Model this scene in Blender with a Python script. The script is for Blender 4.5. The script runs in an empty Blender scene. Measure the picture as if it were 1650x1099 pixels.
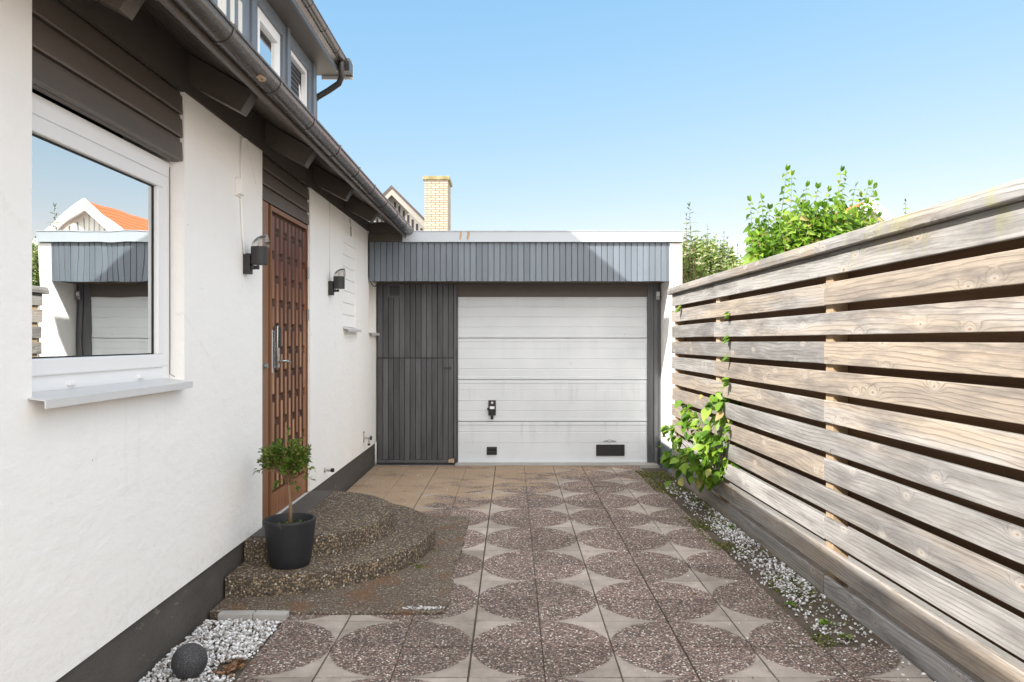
import bpy, bmesh, math, random
from mathutils import Vector, Matrix, noise as mnoise
R = math.radians
random.seed(7)
scene = bpy.context.scene
col = scene.collection

# ------------------------------------------------------------------ camera, sky, sun, exposure
H = 1.53
F = 1233.0
cam_d = bpy.data.cameras.new("camera")
cam = bpy.data.objects.new("camera", cam_d)
col.objects.link(cam)
cam.location = (0, 0, H)
cam.rotation_euler = (R(90), 0, 0)
cam_d.sensor_width = 36
cam_d.lens = 36 * F / 1650
cam_d.clip_start = 0.05
cam_d.clip_end = 3000
scene.camera = cam

SUN_TRAVEL = Vector((1.0, 0.72, -0.845))
sun_pos = (-SUN_TRAVEL).normalized()
elev = math.asin(sun_pos.z)
az = math.atan2(sun_pos.x, sun_pos.y)          # clockwise from +Y
world = bpy.data.worlds.new("World")
scene.world = world
world.use_nodes = True
wn = world.node_tree
bg = wn.nodes.get("Background") or wn.nodes.new("ShaderNodeBackground")
sky = wn.nodes.new("ShaderNodeTexSky")
sky.sky_type = 'NISHITA'
sky.sun_disc = False
sky.sun_elevation = elev
sky.sun_rotation = az
sky.air_density = 0.7
sky.dust_density = 0.2
sky.ozone_density = 3.0
# the sky's own colour grade: one exponent and one gain per channel
sp0 = wn.nodes.new("ShaderNodeSeparateColor"); cb0 = wn.nodes.new("ShaderNodeCombineColor")
wn.links.new(sky.outputs[0], sp0.inputs[0])
for _k, (_p, _g) in enumerate(((0.88, 0.80), (0.46, 1.06), (0.18, 1.60))):
    _a = wn.nodes.new("ShaderNodeMath"); _a.operation = 'POWER'; _a.inputs[1].default_value = _p
    _b = wn.nodes.new("ShaderNodeMath"); _b.operation = 'MULTIPLY'; _b.inputs[1].default_value = _g
    wn.links.new(sp0.outputs[_k], _a.inputs[0]); wn.links.new(_a.outputs[0], _b.inputs[0]); wn.links.new(_b.outputs[0], cb0.inputs[_k])
# a veil added to the unseen sky overhead and behind, to brighten the shade
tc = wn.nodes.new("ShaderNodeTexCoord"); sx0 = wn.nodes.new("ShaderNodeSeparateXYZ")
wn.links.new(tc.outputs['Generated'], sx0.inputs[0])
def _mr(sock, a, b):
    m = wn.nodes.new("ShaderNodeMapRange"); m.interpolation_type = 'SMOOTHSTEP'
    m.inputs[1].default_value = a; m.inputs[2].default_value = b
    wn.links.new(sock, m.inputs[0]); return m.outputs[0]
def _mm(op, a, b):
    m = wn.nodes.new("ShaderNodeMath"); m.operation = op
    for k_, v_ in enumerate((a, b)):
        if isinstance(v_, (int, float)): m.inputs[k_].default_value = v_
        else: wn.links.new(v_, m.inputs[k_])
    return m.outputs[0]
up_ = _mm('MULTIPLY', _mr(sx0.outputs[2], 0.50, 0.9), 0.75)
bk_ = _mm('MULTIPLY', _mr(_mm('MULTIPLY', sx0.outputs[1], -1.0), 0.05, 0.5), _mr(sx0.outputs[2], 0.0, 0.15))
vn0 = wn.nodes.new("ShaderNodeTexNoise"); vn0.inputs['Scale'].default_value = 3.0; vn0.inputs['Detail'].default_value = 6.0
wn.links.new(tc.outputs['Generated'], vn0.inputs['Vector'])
sky_fill = _mm('MULTIPLY', _mm('MAXIMUM', up_, bk_), _mr(vn0.outputs['Fac'], 0.2, 0.6))
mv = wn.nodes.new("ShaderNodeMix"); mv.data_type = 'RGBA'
wn.links.new(sky_fill, mv.inputs[0]); wn.links.new(cb0.outputs[0], mv.inputs[6])
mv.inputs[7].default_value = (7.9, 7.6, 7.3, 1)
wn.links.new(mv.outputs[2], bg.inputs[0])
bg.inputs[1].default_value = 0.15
sd = bpy.data.lights.new("sun", 'SUN')
sd.energy = 2.9
sd.angle = R(0.5)
sd.color = (1.0, 0.96, 0.90)
so = bpy.data.objects.new("sun", sd)
col.objects.link(so)
so.rotation_euler = SUN_TRAVEL.to_track_quat('-Z', 'Y').to_euler()
scene.view_settings.view_transform = 'Standard'
scene.view_settings.look = 'None'
scene.view_settings.exposure = 1.72
scene.view_settings.gamma = 1.0
scene.cycles.max_bounces = 8
scene.cycles.diffuse_bounces = 5
scene.cycles.transparent_max_bounces = 12

# ------------------------------------------------------------------ helpers
def P(x, y, Z):
    "photo pixel at depth Z -> a point"
    return Vector(((x - 825.5) * Z / F, Z, H + (550 - y) * Z / F))

def tag(o, label=None, cat=None, group=None, kind=None):
    if label: o['label'] = label
    if cat: o['category'] = cat
    if group: o['group'] = group
    if kind: o['kind'] = kind
    return o

def empty(name, loc, label, cat, group=None):
    o = bpy.data.objects.new(name, None)
    o.empty_display_size = 0.1
    col.objects.link(o)
    o.location = loc
    return tag(o, label, cat, group)

class MB:
    def __init__(s):
        s.v = []; s.f = []; s.r = []; s.m = []
    def add(s, vs, fs, rnd=None, mi=0):
        n = len(s.v)
        rnd = random.random() if rnd is None else rnd
        s.v += [tuple(p) for p in vs]
        for f in fs:
            s.f.append(tuple(i + n for i in f)); s.r.append(rnd); s.m.append(mi)
        return s
    def box(s, x0, x1, y0, y1, z0, z1, rnd=None, mi=0, mat=None):
        vs = [Vector(p) for p in ((x0,y0,z0),(x1,y0,z0),(x1,y1,z0),(x0,y1,z0),(x0,y0,z1),(x1,y0,z1),(x1,y1,z1),(x0,y1,z1))]
        if mat is not None: vs = [mat @ p for p in vs]
        return s.add(vs, [(0,3,2,1),(4,5,6,7),(0,1,5,4),(1,2,6,5),(2,3,7,6),(3,0,4,7)], rnd, mi)
    def prism(s, pts, axis, a, b, rnd=None, mi=0):
        "closed polygon extruded along an axis; pts are the two other coordinates in order"
        def mk(p, t):
            if axis == 'x': return (t, p[0], p[1])
            if axis == 'y': return (p[0], t, p[1])
            return (p[0], p[1], t)
        n = len(pts)
        vs = [mk(p, a) for p in pts] + [mk(p, b) for p in pts]
        fs = [tuple(range(n)), tuple(range(2*n-1, n-1, -1))]
        fs += [(i, i+n, (i+1) % n + n, (i+1) % n) for i in range(n)]
        return s.add(vs, fs, rnd, mi)
    def tube(s, pts, rad, n=8, rnd=None, caps=True, mi=0):
        pts = [Vector(p) for p in pts]
        rads = rad if isinstance(rad, (list, tuple)) else [rad] * len(pts)
        rings = []
        up = None
        for i, p in enumerate(pts):
            d = (pts[min(i+1, len(pts)-1)] - pts[max(i-1, 0)]).normalized()
            if up is None:
                up = Vector((0,0,1)) if abs(d.z) < 0.9 else Vector((1,0,0))
            a = d.cross(up).normalized(); b = a.cross(d).normalized(); up = b
            rings.append([p + (a*math.cos(t) + b*math.sin(t)) * rads[i] for t in [2*math.pi*k/n for k in range(n)]])
        vs = [q for r in rings for q in r]
        fs = []
        for i in range(len(rings)-1):
            for k in range(n):
                k2 = (k+1) % n
                fs.append((i*n+k, i*n+k2, (i+1)*n+k2, (i+1)*n+k))
        if caps:
            fs.append(tuple(range(n-1, -1, -1)))
            fs.append(tuple((len(rings)-1)*n + k for k in range(n)))
        return s.add(vs, fs, rnd, mi)
    def lathe(s, prof, c=(0,0,0), n=32, rnd=None, mi=0):
        vs = []
        for r, z in prof:
            for k in range(n):
                t = 2*math.pi*k/n
                vs.append((c[0] + r*math.cos(t), c[1] + r*math.sin(t), c[2] + z))
        fs = []
        for i in range(len(prof)-1):
            for k in range(n):
                k2 = (k+1) % n
                fs.append((i*n+k, i*n+k2, (i+1)*n+k2, (i+1)*n+k))
        return s.add(vs, fs, rnd, mi)
    def build(s, name, mat, parent=None, smooth=False, bevel=0, fix=True):
        me = bpy.data.meshes.new(name)
        me.from_pydata(s.v, [], s.f)
        for m in (mat if isinstance(mat, (list, tuple)) else [mat]):
            me.materials.append(m)
        a = me.attributes.new('rnd', 'FLOAT', 'FACE')
        a.data.foreach_set('value', s.r)
        me.polygons.foreach_set('material_index', s.m)
        if smooth:
            me.polygons.foreach_set('use_smooth', [True]*len(s.f))
        if fix:
            bm = bmesh.new(); bm.from_mesh(me)
            bmesh.ops.recalc_face_normals(bm, faces=bm.faces)
            bm.to_mesh(me); bm.free()
        me.update()
        if smooth and smooth != 'all':
            me.set_sharp_from_angle(angle=R(40))
        o = bpy.data.objects.new(name, me)
        col.objects.link(o)
        if parent:
            o.parent = parent
            off = Vector((0, 0, 0)); q = parent
            while q: off += q.location; q = q.parent
            me.transform(Matrix.Translation(-off))
        if bevel:
            b = o.modifiers.new('bevel', 'BEVEL')
            b.width = bevel; b.segments = 2; b.limit_method = 'ANGLE'; b.angle_limit = R(50)
            b.harden_normals = False
        return o

def one(name, label, cat, group=None, kind=None):
    pass

# ------------------------------------------------------------------ node helpers
class NT:
    def __init__(s, name):
        s.m = bpy.data.materials.new(name); s.m.use_nodes = True
        s.t = s.m.node_tree
        s.b = s.t.nodes['Principled BSDF']
        s.out = s.t.nodes['Material Output']
    def n(s, typ, **k):
        nd = s.t.nodes.new('ShaderNode' + typ)
        for a, v in k.items(): setattr(nd, a, v)
        return nd
    def set(s, sock, v):
        if hasattr(v, 'is_output') or isinstance(v, bpy.types.NodeSocket): s.t.links.new(v, sock)
        elif v is not None:
            if isinstance(v, (tuple, list)) and sock.type == 'RGBA' and len(v) == 3: v = (*v, 1)
            sock.default_value = v
    def math(s, op, a, b=None, c=None, clamp=False):
        nd = s.n('Math', operation=op); nd.use_clamp = clamp
        s.set(nd.inputs[0], a)
        if b is not None: s.set(nd.inputs[1], b)
        if c is not None: s.set(nd.inputs[2], c)
        return nd.outputs[0]
    def mix(s, f, a, b, blend='MIX'):
        nd = s.n('Mix', data_type='RGBA', blend_type=blend)
        s.set(nd.inputs[0], f); s.set(nd.inputs[6], a); s.set(nd.inputs[7], b)
        return nd.outputs[2]
    def ramp(s, f, stops, interp='LINEAR'):
        nd = s.n('ValToRGB'); cr = nd.color_ramp; cr.interpolation = interp
        while len(cr.elements) < len(stops): cr.elements.new(0.5)
        for e, (p, c) in zip(cr.elements, stops):
            e.position = p
            e.color = (c, c, c, 1) if isinstance(c, (int, float)) else (*c, 1)
        s.set(nd.inputs[0], f)
        return nd.outputs[0]
    def pos(s):
        if not hasattr(s, '_p'): s._p = s.n('NewGeometry').outputs['Position']
        return s._p
    def map(s, v, scale=(1,1,1), loc=(0,0,0), rot=(0,0,0)):
        nd = s.n('Mapping')
        s.set(nd.inputs[0], v); nd.inputs[1].default_value = loc; nd.inputs[2].default_value = rot; nd.inputs[3].default_value = scale
        return nd.outputs[0]
    def noise(s, v, scale, detail=4, rough=0.55, dist=0):
        nd = s.n('TexNoise'); s.set(nd.inputs['Vector'], v)
        nd.inputs['Scale'].default_value = scale; nd.inputs['Detail'].default_value = detail
        nd.inputs['Roughness'].default_value = rough; nd.inputs['Distortion'].default_value = dist
        return nd.outputs['Fac']
    def voro(s, v, scale, feature='F1', rand=1.0, out='Distance', dim='3D'):
        nd = s.n('TexVoronoi', feature=feature); nd.voronoi_dimensions = dim
        s.set(nd.inputs['Vector'], v); nd.inputs['Scale'].default_value = scale
        nd.inputs['Randomness'].default_value = rand
        return nd.outputs[out]
    def bump(s, h, strength=0.3, dist=0.01, normal=None):
        nd = s.n('Bump'); s.set(nd.inputs['Height'], h)
        nd.inputs['Strength'].default_value = strength; nd.inputs['Distance'].default_value = dist
        if normal is not None: s.set(nd.inputs['Normal'], normal)
        return nd.outputs[0]
    def rnd(s):
        nd = s.n('Attribute'); nd.attribute_name = 'rnd'
        return nd.outputs['Fac']
    def sep(s, v):
        nd = s.n('SeparateXYZ'); s.set(nd.inputs[0], v); return nd.outputs
    def comb(s, x, y, z):
        nd = s.n('CombineXYZ'); s.set(nd.inputs[0], x); s.set(nd.inputs[1], y); s.set(nd.inputs[2], z); return nd.outputs[0]
    def fin(s, colr=None, rough=None, normal=None, metal=None, spec=None):
        if colr is not None: s.set(s.b.inputs['Base Color'], colr)
        if rough is not None: s.set(s.b.inputs['Roughness'], rough)
        if normal is not None: s.set(s.b.inputs['Normal'], normal)
        if metal is not None: s.set(s.b.inputs['Metallic'], metal)
        if spec is not None: s.set(s.b.inputs['Specular IOR Level'], spec)
        return s.m

def scl(c, k): return tuple(min(1, x*k) for x in c)

def m_paint(name, c, rough=0.5, var=0.12, bump=0.15, streak=(1,1,1), spec=0.4, metal=0, bscale=60, wear=None, board=0.0):
    t = NT(name)
    p = t.map(t.pos(), streak)
    n1 = t.noise(p, 3.0, 6, 0.6)
    n2 = t.noise(p, 40.0, 4, 0.6)
    f = t.math('ADD', t.math('MULTIPLY', n1, 0.7), t.math('MULTIPLY', n2, 0.3))
    if board: f = t.math('ADD', f, t.math('MULTIPLY', t.math('SUBTRACT', t.rnd(), 0.5), board))
    base = t.ramp(f, [(0.3, scl(c, 1-var)), (0.7, scl(c, 1+var))])
    if wear:
        w = t.math('MULTIPLY', t.math('GREATER_THAN', t.noise(p, 9, 8, 0.7), wear[1]), t.math('GREATER_THAN', t.noise(t.pos(), 2.3, 2), 0.5))
        base = t.mix(w, base, wear[0])
    rr = t.math('MULTIPLY_ADD', n1, 0.25, rough-0.12)
    return t.fin(base, rr, t.bump(t.noise(p, bscale, 5), bump, 0.004), metal, spec)

def m_plaster(name, c, coarse=0.35):
    t = NT(name)
    big = t.noise(t.map(t.pos(), (1, 1, 0.35)), 1.1, 5, 0.6)
    fine = t.noise(t.pos(), 180, 5, 0.65)
    mid = t.noise(t.pos(), 26, 5, 0.6)
    z = t.sep(t.pos())[2]
    streak = t.noise(t.map(t.pos(), (7, 7, 0.5)), 1.6, 6, 0.65)
    base = t.ramp(big, [(0.3, scl(c, 0.955)), (0.65, c)])
    base = t.mix(t.ramp(streak, [(0.55, 0.0), (0.8, 0.10)]), base, scl((c[0], c[1]*0.95, c[2]*0.87), 0.86))
    # splash dirt at the foot of the wall, with its own ragged shape
    low = t.math('MULTIPLY', t.ramp(z, [(0.26, 1.0), (0.50, 0.0)]), t.ramp(mid, [(0.5, 0.0), (0.75, 0.25)]))
    base = t.mix(low, base, (0.42, 0.38, 0.33))
    yy_ = t.sep(t.pos())[1]
    win_ = t.math('MULTIPLY', t.math('GREATER_THAN', yy_, 2.75), t.math('LESS_THAN', yy_, 3.9))
    drip = t.math('MULTIPLY', t.ramp(t.noise(t.map(t.pos(), (26, 26, 0.8)), 1.0, 4, 0.6), [(0.55, 0.0), (0.8, 0.10)]), t.math('MULTIPLY', win_, t.ramp(z, [(0.55, 0.0), (1.0, 1.0)])))
    drip = t.math('MULTIPLY', drip, t.math('LESS_THAN', z, 1.30))
    base = t.mix(drip, base, (0.50, 0.46, 0.41))
    # sparse specks
    sp = t.math('LESS_THAN', t.voro(t.pos(), 7.0), 0.028)
    base = t.mix(t.math('MULTIPLY', sp, 0.6), base, (0.30, 0.26, 0.22))
    h = t.math('ADD', t.math('MULTIPLY', fine, 0.5), t.math('MULTIPLY', mid, 1.0))
    h = t.math('ADD', h, t.math('MULTIPLY', t.noise(t.map(t.pos(), (1, 1, 2.2)), 5.5, 4, 0.55), 3.0))
    hair = t.voro(t.map(t.pos(), (0.0, 1.0, 0.6)), 0.9, feature='DISTANCE_TO_EDGE')
    hw = t.math('ADD', hair, t.math('MULTIPLY', t.math('SUBTRACT', mid, 0.5), 0.035))
    base = t.mix(t.math('MULTIPLY', t.ramp(t.math('ABSOLUTE', hw), [(0.0, 0.35), (0.0022, 0.0)]), t.ramp(big, [(0.5, 0.0), (0.6, 1.0)])), base, (0.45, 0.42, 0.38))
    return t.fin(base, 0.9, t.bump(h, coarse, 0.006), spec=0.2)

def m_aggregate(name, scale, stops, bump=0.7, mortar=(0.10, 0.085, 0.07), brown=0.0):
    t = NT(name)
    p = t.pos()
    cellc = t.sep(t.voro(p, scale, out='Color'))[0]
    d = t.voro(p, scale)
    c = t.ramp(cellc, stops, 'CONSTANT')
    c = t.mix(t.ramp(d, [(0.45, 0.0), (0.7, 1.0)]), c, mortar)
    big = t.noise(p, 2.2, 5, 0.6)
    c = t.mix(t.ramp(big, [(0.35, 0.0), (0.75, 0.45)]), c, scl(mortar, 0.9))
    if brown:
        st = t.noise(t.map(p, (1, 1, 1), (3.1, 0.4, 0)), 3.3, 5, 0.6)
        c = t.mix(t.ramp(st, [(0.52, 0.0), (0.62, brown)]), c, (0.16, 0.075, 0.03))
    return t.fin(c, 0.85, t.bump(t.ramp(d, [(0.0, 1.0), (0.8, 0.0)]), bump, 0.006), spec=0.3)

def m_weathered():
    "silvered softwood boards: long grain, cathedral figures and knots (grain runs along Y)"
    t = NT('weathered_wood')
    oi = t.n('ObjectInfo').outputs['Random']
    off = t.math('MULTIPLY', oi, 37.0)
    x, y, z = t.sep(t.pos())
    yy = t.math('ADD', t.math('MULTIPLY', y, 0.8), off)
    zz = t.math('ADD', z, t.math('MULTIPLY', x, 0.7))
    kwob = t.math('MULTIPLY', t.noise(t.pos(), 14, 3), 0.08)
    kv = t.comb(t.math('MULTIPLY', yy, 0.9), t.math('MULTIPLY', zz, 1.6), 0.0)
    kd = t.voro(kv, 2.9, rand=1.0, dim='2D')
    kd = t.math('SUBTRACT', t.math('ADD', kd, kwob), 0.04, clamp=True)
    knot = t.math('POWER', 2.718, t.math('MULTIPLY', t.math('MULTIPLY', kd, kd), -60.0))
    vl = t.comb(t.math('MULTIPLY', yy, 1.0), t.math('MULTIPLY', zz, 3.2), oi)
    low = t.noise(vl, 0.62, 2, 0.4)
    fig = t.math('MULTIPLY_ADD', t.math('FRACT', t.math('MULTIPLY', oi, 5.37)), 13.0, 5.0)
    g = t.math('ADD', t.math('MULTIPLY', zz, 42.0), t.math('MULTIPLY', low, fig))
    g = t.math('ADD', g, t.math('MULTIPLY', knot, 3.4))
    g = t.math('ADD', g, t.math('MULTIPLY', t.noise(t.comb(t.math('MULTIPLY', yy, 2.0), t.math('MULTIPLY', zz, 10), oi), 1.6, 3), 1.1))
    fine = t.noise(t.comb(t.math('MULTIPLY', yy, 3.2), t.math('MULTIPLY', zz, 240), 0.0), 1.0, 5, 0.7)
    g2 = t.math('ADD', g, t.math('MULTIPLY', fine, 0.35))
    ring = t.math('FRACT', g2)
    line = t.ramp(ring, [(0.0, 0.0), (0.60, 0.10), (0.88, 0.8), (0.94, 1.0), (1.0, 0.0)])
    patch = t.ramp(t.noise(t.comb(t.math('MULTIPLY', yy, 1.3), t.math('MULTIPLY', zz, 5), 9.0), 1.5, 4), [(0.30, 0.25), (0.62, 1.0)])
    line = t.math('MULTIPLY', line, patch)
    gn = t.noise(t.comb(t.math('MULTIPLY', yy, 1.3), t.math('MULTIPLY', zz, 14), oi), 1.3, 6, 0.65)
    tone = t.math('ADD', t.math('MULTIPLY', gn, 0.85), t.math('MULTIPLY', oi, 0.34))
    warm = t.ramp(tone, [(0.30, (0.168, 0.140, 0.116)), (0.50, (0.288, 0.244, 0.200)), (0.72, (0.384, 0.320, 0.252)), (0.9, (0.432, 0.344, 0.256))])
    grey = t.ramp(tone, [(0.30, (0.136, 0.132, 0.128)), (0.50, (0.252, 0.244, 0.234)), (0.72, (0.368, 0.356, 0.340)), (0.9, (0.416, 0.400, 0.376))])
    wg = t.math('ADD', t.math('FRACT', t.math('MULTIPLY', oi, 11.7)), t.math('MULTIPLY', t.math('SUBTRACT', t.noise(t.comb(yy, t.math('MULTIPLY', zz, 6), 2.0), 1.1, 4), 0.5), 1.6))
    base = t.mix(t.ramp(wg, [(0.35, 0.0), (0.75, 1.0)]), warm, grey)
    c = t.mix(t.math('MULTIPLY', line, 0.90), base, t.mix(0.68, base, (0.060, 0.042, 0.030)))
    c = t.mix(t.math('MULTIPLY', t.ramp(fine, [(0.46, 0.0), (0.72, 1.0)]), 0.50), c, (0.12, 0.105, 0.092))
    # dark grey bloom in patches
    bl = t.noise(t.comb(t.math('MULTIPLY', yy, 1.2), t.math('MULTIPLY', zz, 6), 4.0), 1.6, 6, 0.65)
    c = t.mix(t.ramp(bl, [(0.47, 0.0), (0.70, 0.80)]), c, (0.115, 0.105, 0.10))
    # knot heart, pale halo
    c = t.mix(t.ramp(kd, [(0.03, 0.38), (0.12, 0.0)]), c, (0.50, 0.45, 0.39))
    c = t.mix(t.ramp(kd, [(0.010, 0.8), (0.032, 0.0)]), c, (0.20, 0.12, 0.07))
    # cross-cut checks and nail marks
    ck = t.math('LESS_THAN', t.voro(t.comb(t.math('MULTIPLY', yy, 5.0), t.math('MULTIPLY', zz, 1.3), 2.0), 1.1), 0.02)
    c = t.mix(t.math('MULTIPLY', ck, 0.7), c, (0.04, 0.035, 0.03))
    # algae near the top
    al = t.math('MULTIPLY', t.ramp(z, [(0.0, 0.0), (1.0, 1.0)]), 1.0)
    zn = t.math('MULTIPLY', t.math('SUBTRACT', z, 1.88), 6.0, clamp=True)
    an = t.noise(t.comb(t.math('MULTIPLY', y, 5.0), t.math('MULTIPLY', z, 1.2), 0.0), 1.7, 4, 0.6)
    near = t.math('SUBTRACT', 1.25, t.math('MULTIPLY', y, 0.20), clamp=True)
    am = t.math('MULTIPLY', t.math('MULTIPLY', zn, t.ramp(an, [(0.48, 0.0), (0.66, 0.85)])), near)
    c = t.mix(am, c, (0.30, 0.29, 0.07))
    h = t.math('ADD', t.math('MULTIPLY', line, -0.6), t.math('MULTIPLY', fine, 0.6))
    return t.fin(c, 0.82, t.bump(h, 0.45, 0.003), spec=0.25)

def m_wood_plain(name, c1, c2, along='y', rough=0.6, freq=60):
    t = NT(name)
    sc = {'y': (freq, 1.6, freq), 'z': (freq, freq, 1.6), 'x': (1.6, freq, freq)}[along]
    n1 = t.noise(t.map(t.pos(), sc), 1.0, 6, 0.6, 0.4)
    n2 = t.noise(t.pos(), 3.0, 4)
    f = t.math('ADD', t.math('MULTIPLY', n1, 0.6), t.math('ADD', t.math('MULTIPLY', n2, 0.2), t.math('MULTIPLY', t.rnd(), 0.35)))
    return t.fin(t.ramp(f, [(0.3, c1), (0.75, c2)]), rough, t.bump(n1, 0.3, 0.002), spec=0.35)

def m_paving():
    t = NT('star_paving')
    x, y, z = t.sep(t.pos())
    wob = t.math('ADD', t.math('MULTIPLY', t.math('SUBTRACT', t.noise(t.pos(), 34, 3), 0.5), 0.024), t.math('MULTIPLY', t.math('SUBTRACT', t.noise(t.pos(), 170, 2), 0.5), 0.022))
    px = t.math('MULTIPLY', t.math('SUBTRACT', t.math('FRACT', t.math('DIVIDE', t.math('ADD', x, 0.2+7.0), 0.7)), 0.5), 0.7)
    py = t.math('MULTIPLY', t.math('SUBTRACT', t.math('FRACT', t.math('DIVIDE', t.math('SUBTRACT', y, 4.18-7.0), 0.7)), 0.5), 0.7)
    d = t.math('SQRT', t.math('ADD', t.math('MULTIPLY', px, px), t.math('MULTIPLY', py, py)))
    d = t.math('ADD', d, wob)
    disc = t.ramp(d, [(0.349, 1.0), (0.357, 0.0)])
    jx = t.math('ABSOLUTE', t.math('SUBTRACT', t.math('FRACT', t.math('DIVIDE', t.math('ADD', x, 0.2+7.0), 0.35)), 0.5))
    jy = t.math('ABSOLUTE', t.math('SUBTRACT', t.math('FRACT', t.math('DIVIDE', t.math('SUBTRACT', y, 4.18-7.0), 0.35)), 0.5))
    edge = t.math('MAXIMUM', jx, jy)
    p = t.pos()
    vs = 114
    cr = t.sep(t.voro(p, vs, out='Color'))
    vd = t.voro(p, vs)
    agg = t.ramp(cr[0], [(0.0, (0.075, 0.057, 0.053)), (0.18, (0.165, 0.118, 0.103)), (0.40, (0.240, 0.172, 0.155)), (0.58, (0.110, 0.088, 0.084)),
                         (0.70, (0.33, 0.225, 0.19)), (0.84, (0.42, 0.355, 0.31)), (0.945, (0.70, 0.66, 0.60))], 'CONSTANT')
    agg = t.mix(t.ramp(vd, [(0.45, 0.0), (0.72, 0.8)]), agg, (0.068, 0.053, 0.044))
    cn = t.noise(p, 320, 3, 0.7)
    con = t.ramp(t.noise(p, 7, 6, 0.65), [(0.3, (0.27, 0.235, 0.207)), (0.7, (0.40, 0.353, 0.317))])
    con = t.mix(t.ramp(cn, [(0.54, 0.0), (0.68, 0.6)]), con, (0.096, 0.080, 0.072))
    c = t.mix(disc, con, agg)
    # per-slab tone
    c = t.mix(1.0, c, t.ramp(t.rnd(), [(0.0, (0.84, 0.83, 0.80)), (0.5, (1.02, 1.02, 1.0)), (1.0, (1.22, 1.20, 1.17))]), 'MULTIPLY')
    # grime in the joints
    gr = t.math('ADD', edge, t.math('MULTIPLY', t.noise(p, 16, 5, 0.7), 0.06))
    c = t.mix(t.ramp(gr, [(0.512, 0.0), (0.545, 0.65)]), c, (0.035, 0.029, 0.022))
    # large stains
    c = t.mix(t.ramp(t.noise(p, 1.7, 6, 0.7), [(0.47, 0.0), (0.72, 0.42)]), c, (0.070, 0.057, 0.045))
    c = t.mix(t.ramp(t.noise(p, 6.5, 7, 0.75), [(0.56, 0.0), (0.70, 0.45)]), c, (0.087, 0.070, 0.055))
    c = t.mix(t.ramp(t.noise(t.map(p, (1, 1, 1), (5, 2, 0)), 3.1, 6, 0.7), [(0.55, 0.0), (0.75, 0.30)]), c, (0.267, 0.232, 0.197))
    # washed-in sand towards the garage, thickest by the house wall
    sn = t.noise(t.map(p, (1, 1.6, 1)), 2.6, 7, 0.68)
    reg = t.math('ADD', t.math('MULTIPLY', t.math('SUBTRACT', y, 6.3), 0.15), t.math('MULTIPLY', t.math('SUBTRACT', -0.4, x), 0.18))
    reg = t.math('MAXIMUM', t.math('MINIMUM', reg, 0.30), -0.3)
    sm = t.ramp(t.math('ADD', sn, reg), [(0.60, 0.0), (0.78, 0.85)])
    sandc = t.ramp(t.noise(p, 60, 4, 0.7), [(0.3, (0.27, 0.195, 0.125)), (0.7, (0.42, 0.31, 0.21))])
    c = t.mix(sm, c, sandc)
    h = t.math('MULTIPLY', t.ramp(vd, [(0.0, 1.0), (0.8, 0.0)]), disc)
    h = t.math('ADD', h, t.math('MULTIPLY', cn, 0.25))
    h = t.math('MULTIPLY', h, t.math('SUBTRACT', 1.0, t.math('MULTIPLY', sm, 0.85)))
    return t.fin(c, 0.85, t.bump(h, 0.6, 0.005), spec=0.3)

def m_leaf(name, stops, trans=0.35):
    t = NT(name)
    c = t.ramp(t.rnd(), stops)
    c = t.mix(0.25, c, t.ramp(t.noise(t.pos(), 30, 3), [(0.3, 0.5), (0.7, 1.0)]), 'MULTIPLY')
    t.fin(c, 0.45, spec=0.4)
    tr = t.n('BsdfTranslucent'); t.set(tr.inputs[0], t.mix(1.0, c, (1.0, 1.15, 0.5), 'MULTIPLY'))
    ms = t.n('MixShader'); ms.inputs[0].default_value = trans
    t.t.links.new(t.b.outputs[0], ms.inputs[1]); t.t.links.new(tr.outputs[0], ms.inputs[2])
    t.t.links.new(ms.outputs[0], t.out.inputs[0])
    return t.m

def m_glass(name, refl=0.72, tint=(0.55, 0.6, 0.62)):
    t = NT(name)
    g = t.n('BsdfGlossy'); g.inputs[0].default_value = (0.90, 0.93, 0.93, 1); g.inputs[1].default_value = 0.0
    t.set(g.inputs['Normal'], t.bump(t.noise(t.pos(), 2.6, 1), 0.05, 0.02))
    tr = t.n('BsdfTransparent'); tr.inputs[0].default_value = (*tint, 1)
    ms = t.n('MixShader')
    fr = t.n('Fresnel'); fr.inputs[0].default_value = 1.52
    t.set(ms.inputs[0], t.math('MULTIPLY_ADD', fr.outputs[0], 0.9, refl, clamp=True))
    t.t.links.new(tr.outputs[0], ms.inputs[1]); t.t.links.new(g.outputs[0], ms.inputs[2])
    t.t.links.new(ms.outputs[0], t.out.inputs[0])
    return t.m

def m_brick(name, c1, c2, mortar, w=0.24, h=0.068):
    t = NT(name)
    x, y, z = t.sep(t.pos())
    v = t.comb(t.math('ADD', x, y), z, 0.0)
    b = t.n('TexBrick'); t.set(b.inputs['Vector'], v)
    b.inputs['Color1'].default_value = (*c1, 1); b.inputs['Color2'].default_value = (*c2, 1); b.inputs['Mortar'].default_value = (*mortar, 1)
    b.inputs['Scale'].default_value = 1.0; b.inputs['Mortar Size'].default_value = 0.009
    b.inputs['Brick Width'].default_value = w; b.inputs['Row Height'].default_value = h
    c = t.mix(t.ramp(t.noise(t.pos(), 8, 5), [(0.3, 0.0), (0.8, 0.35)]), b.outputs[0], scl(c1, 0.6))
    return t.fin(c, 0.85, t.bump(t.math('SUBTRACT', 1.0, b.outputs['Fac']), 0.5, 0.01))

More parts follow.
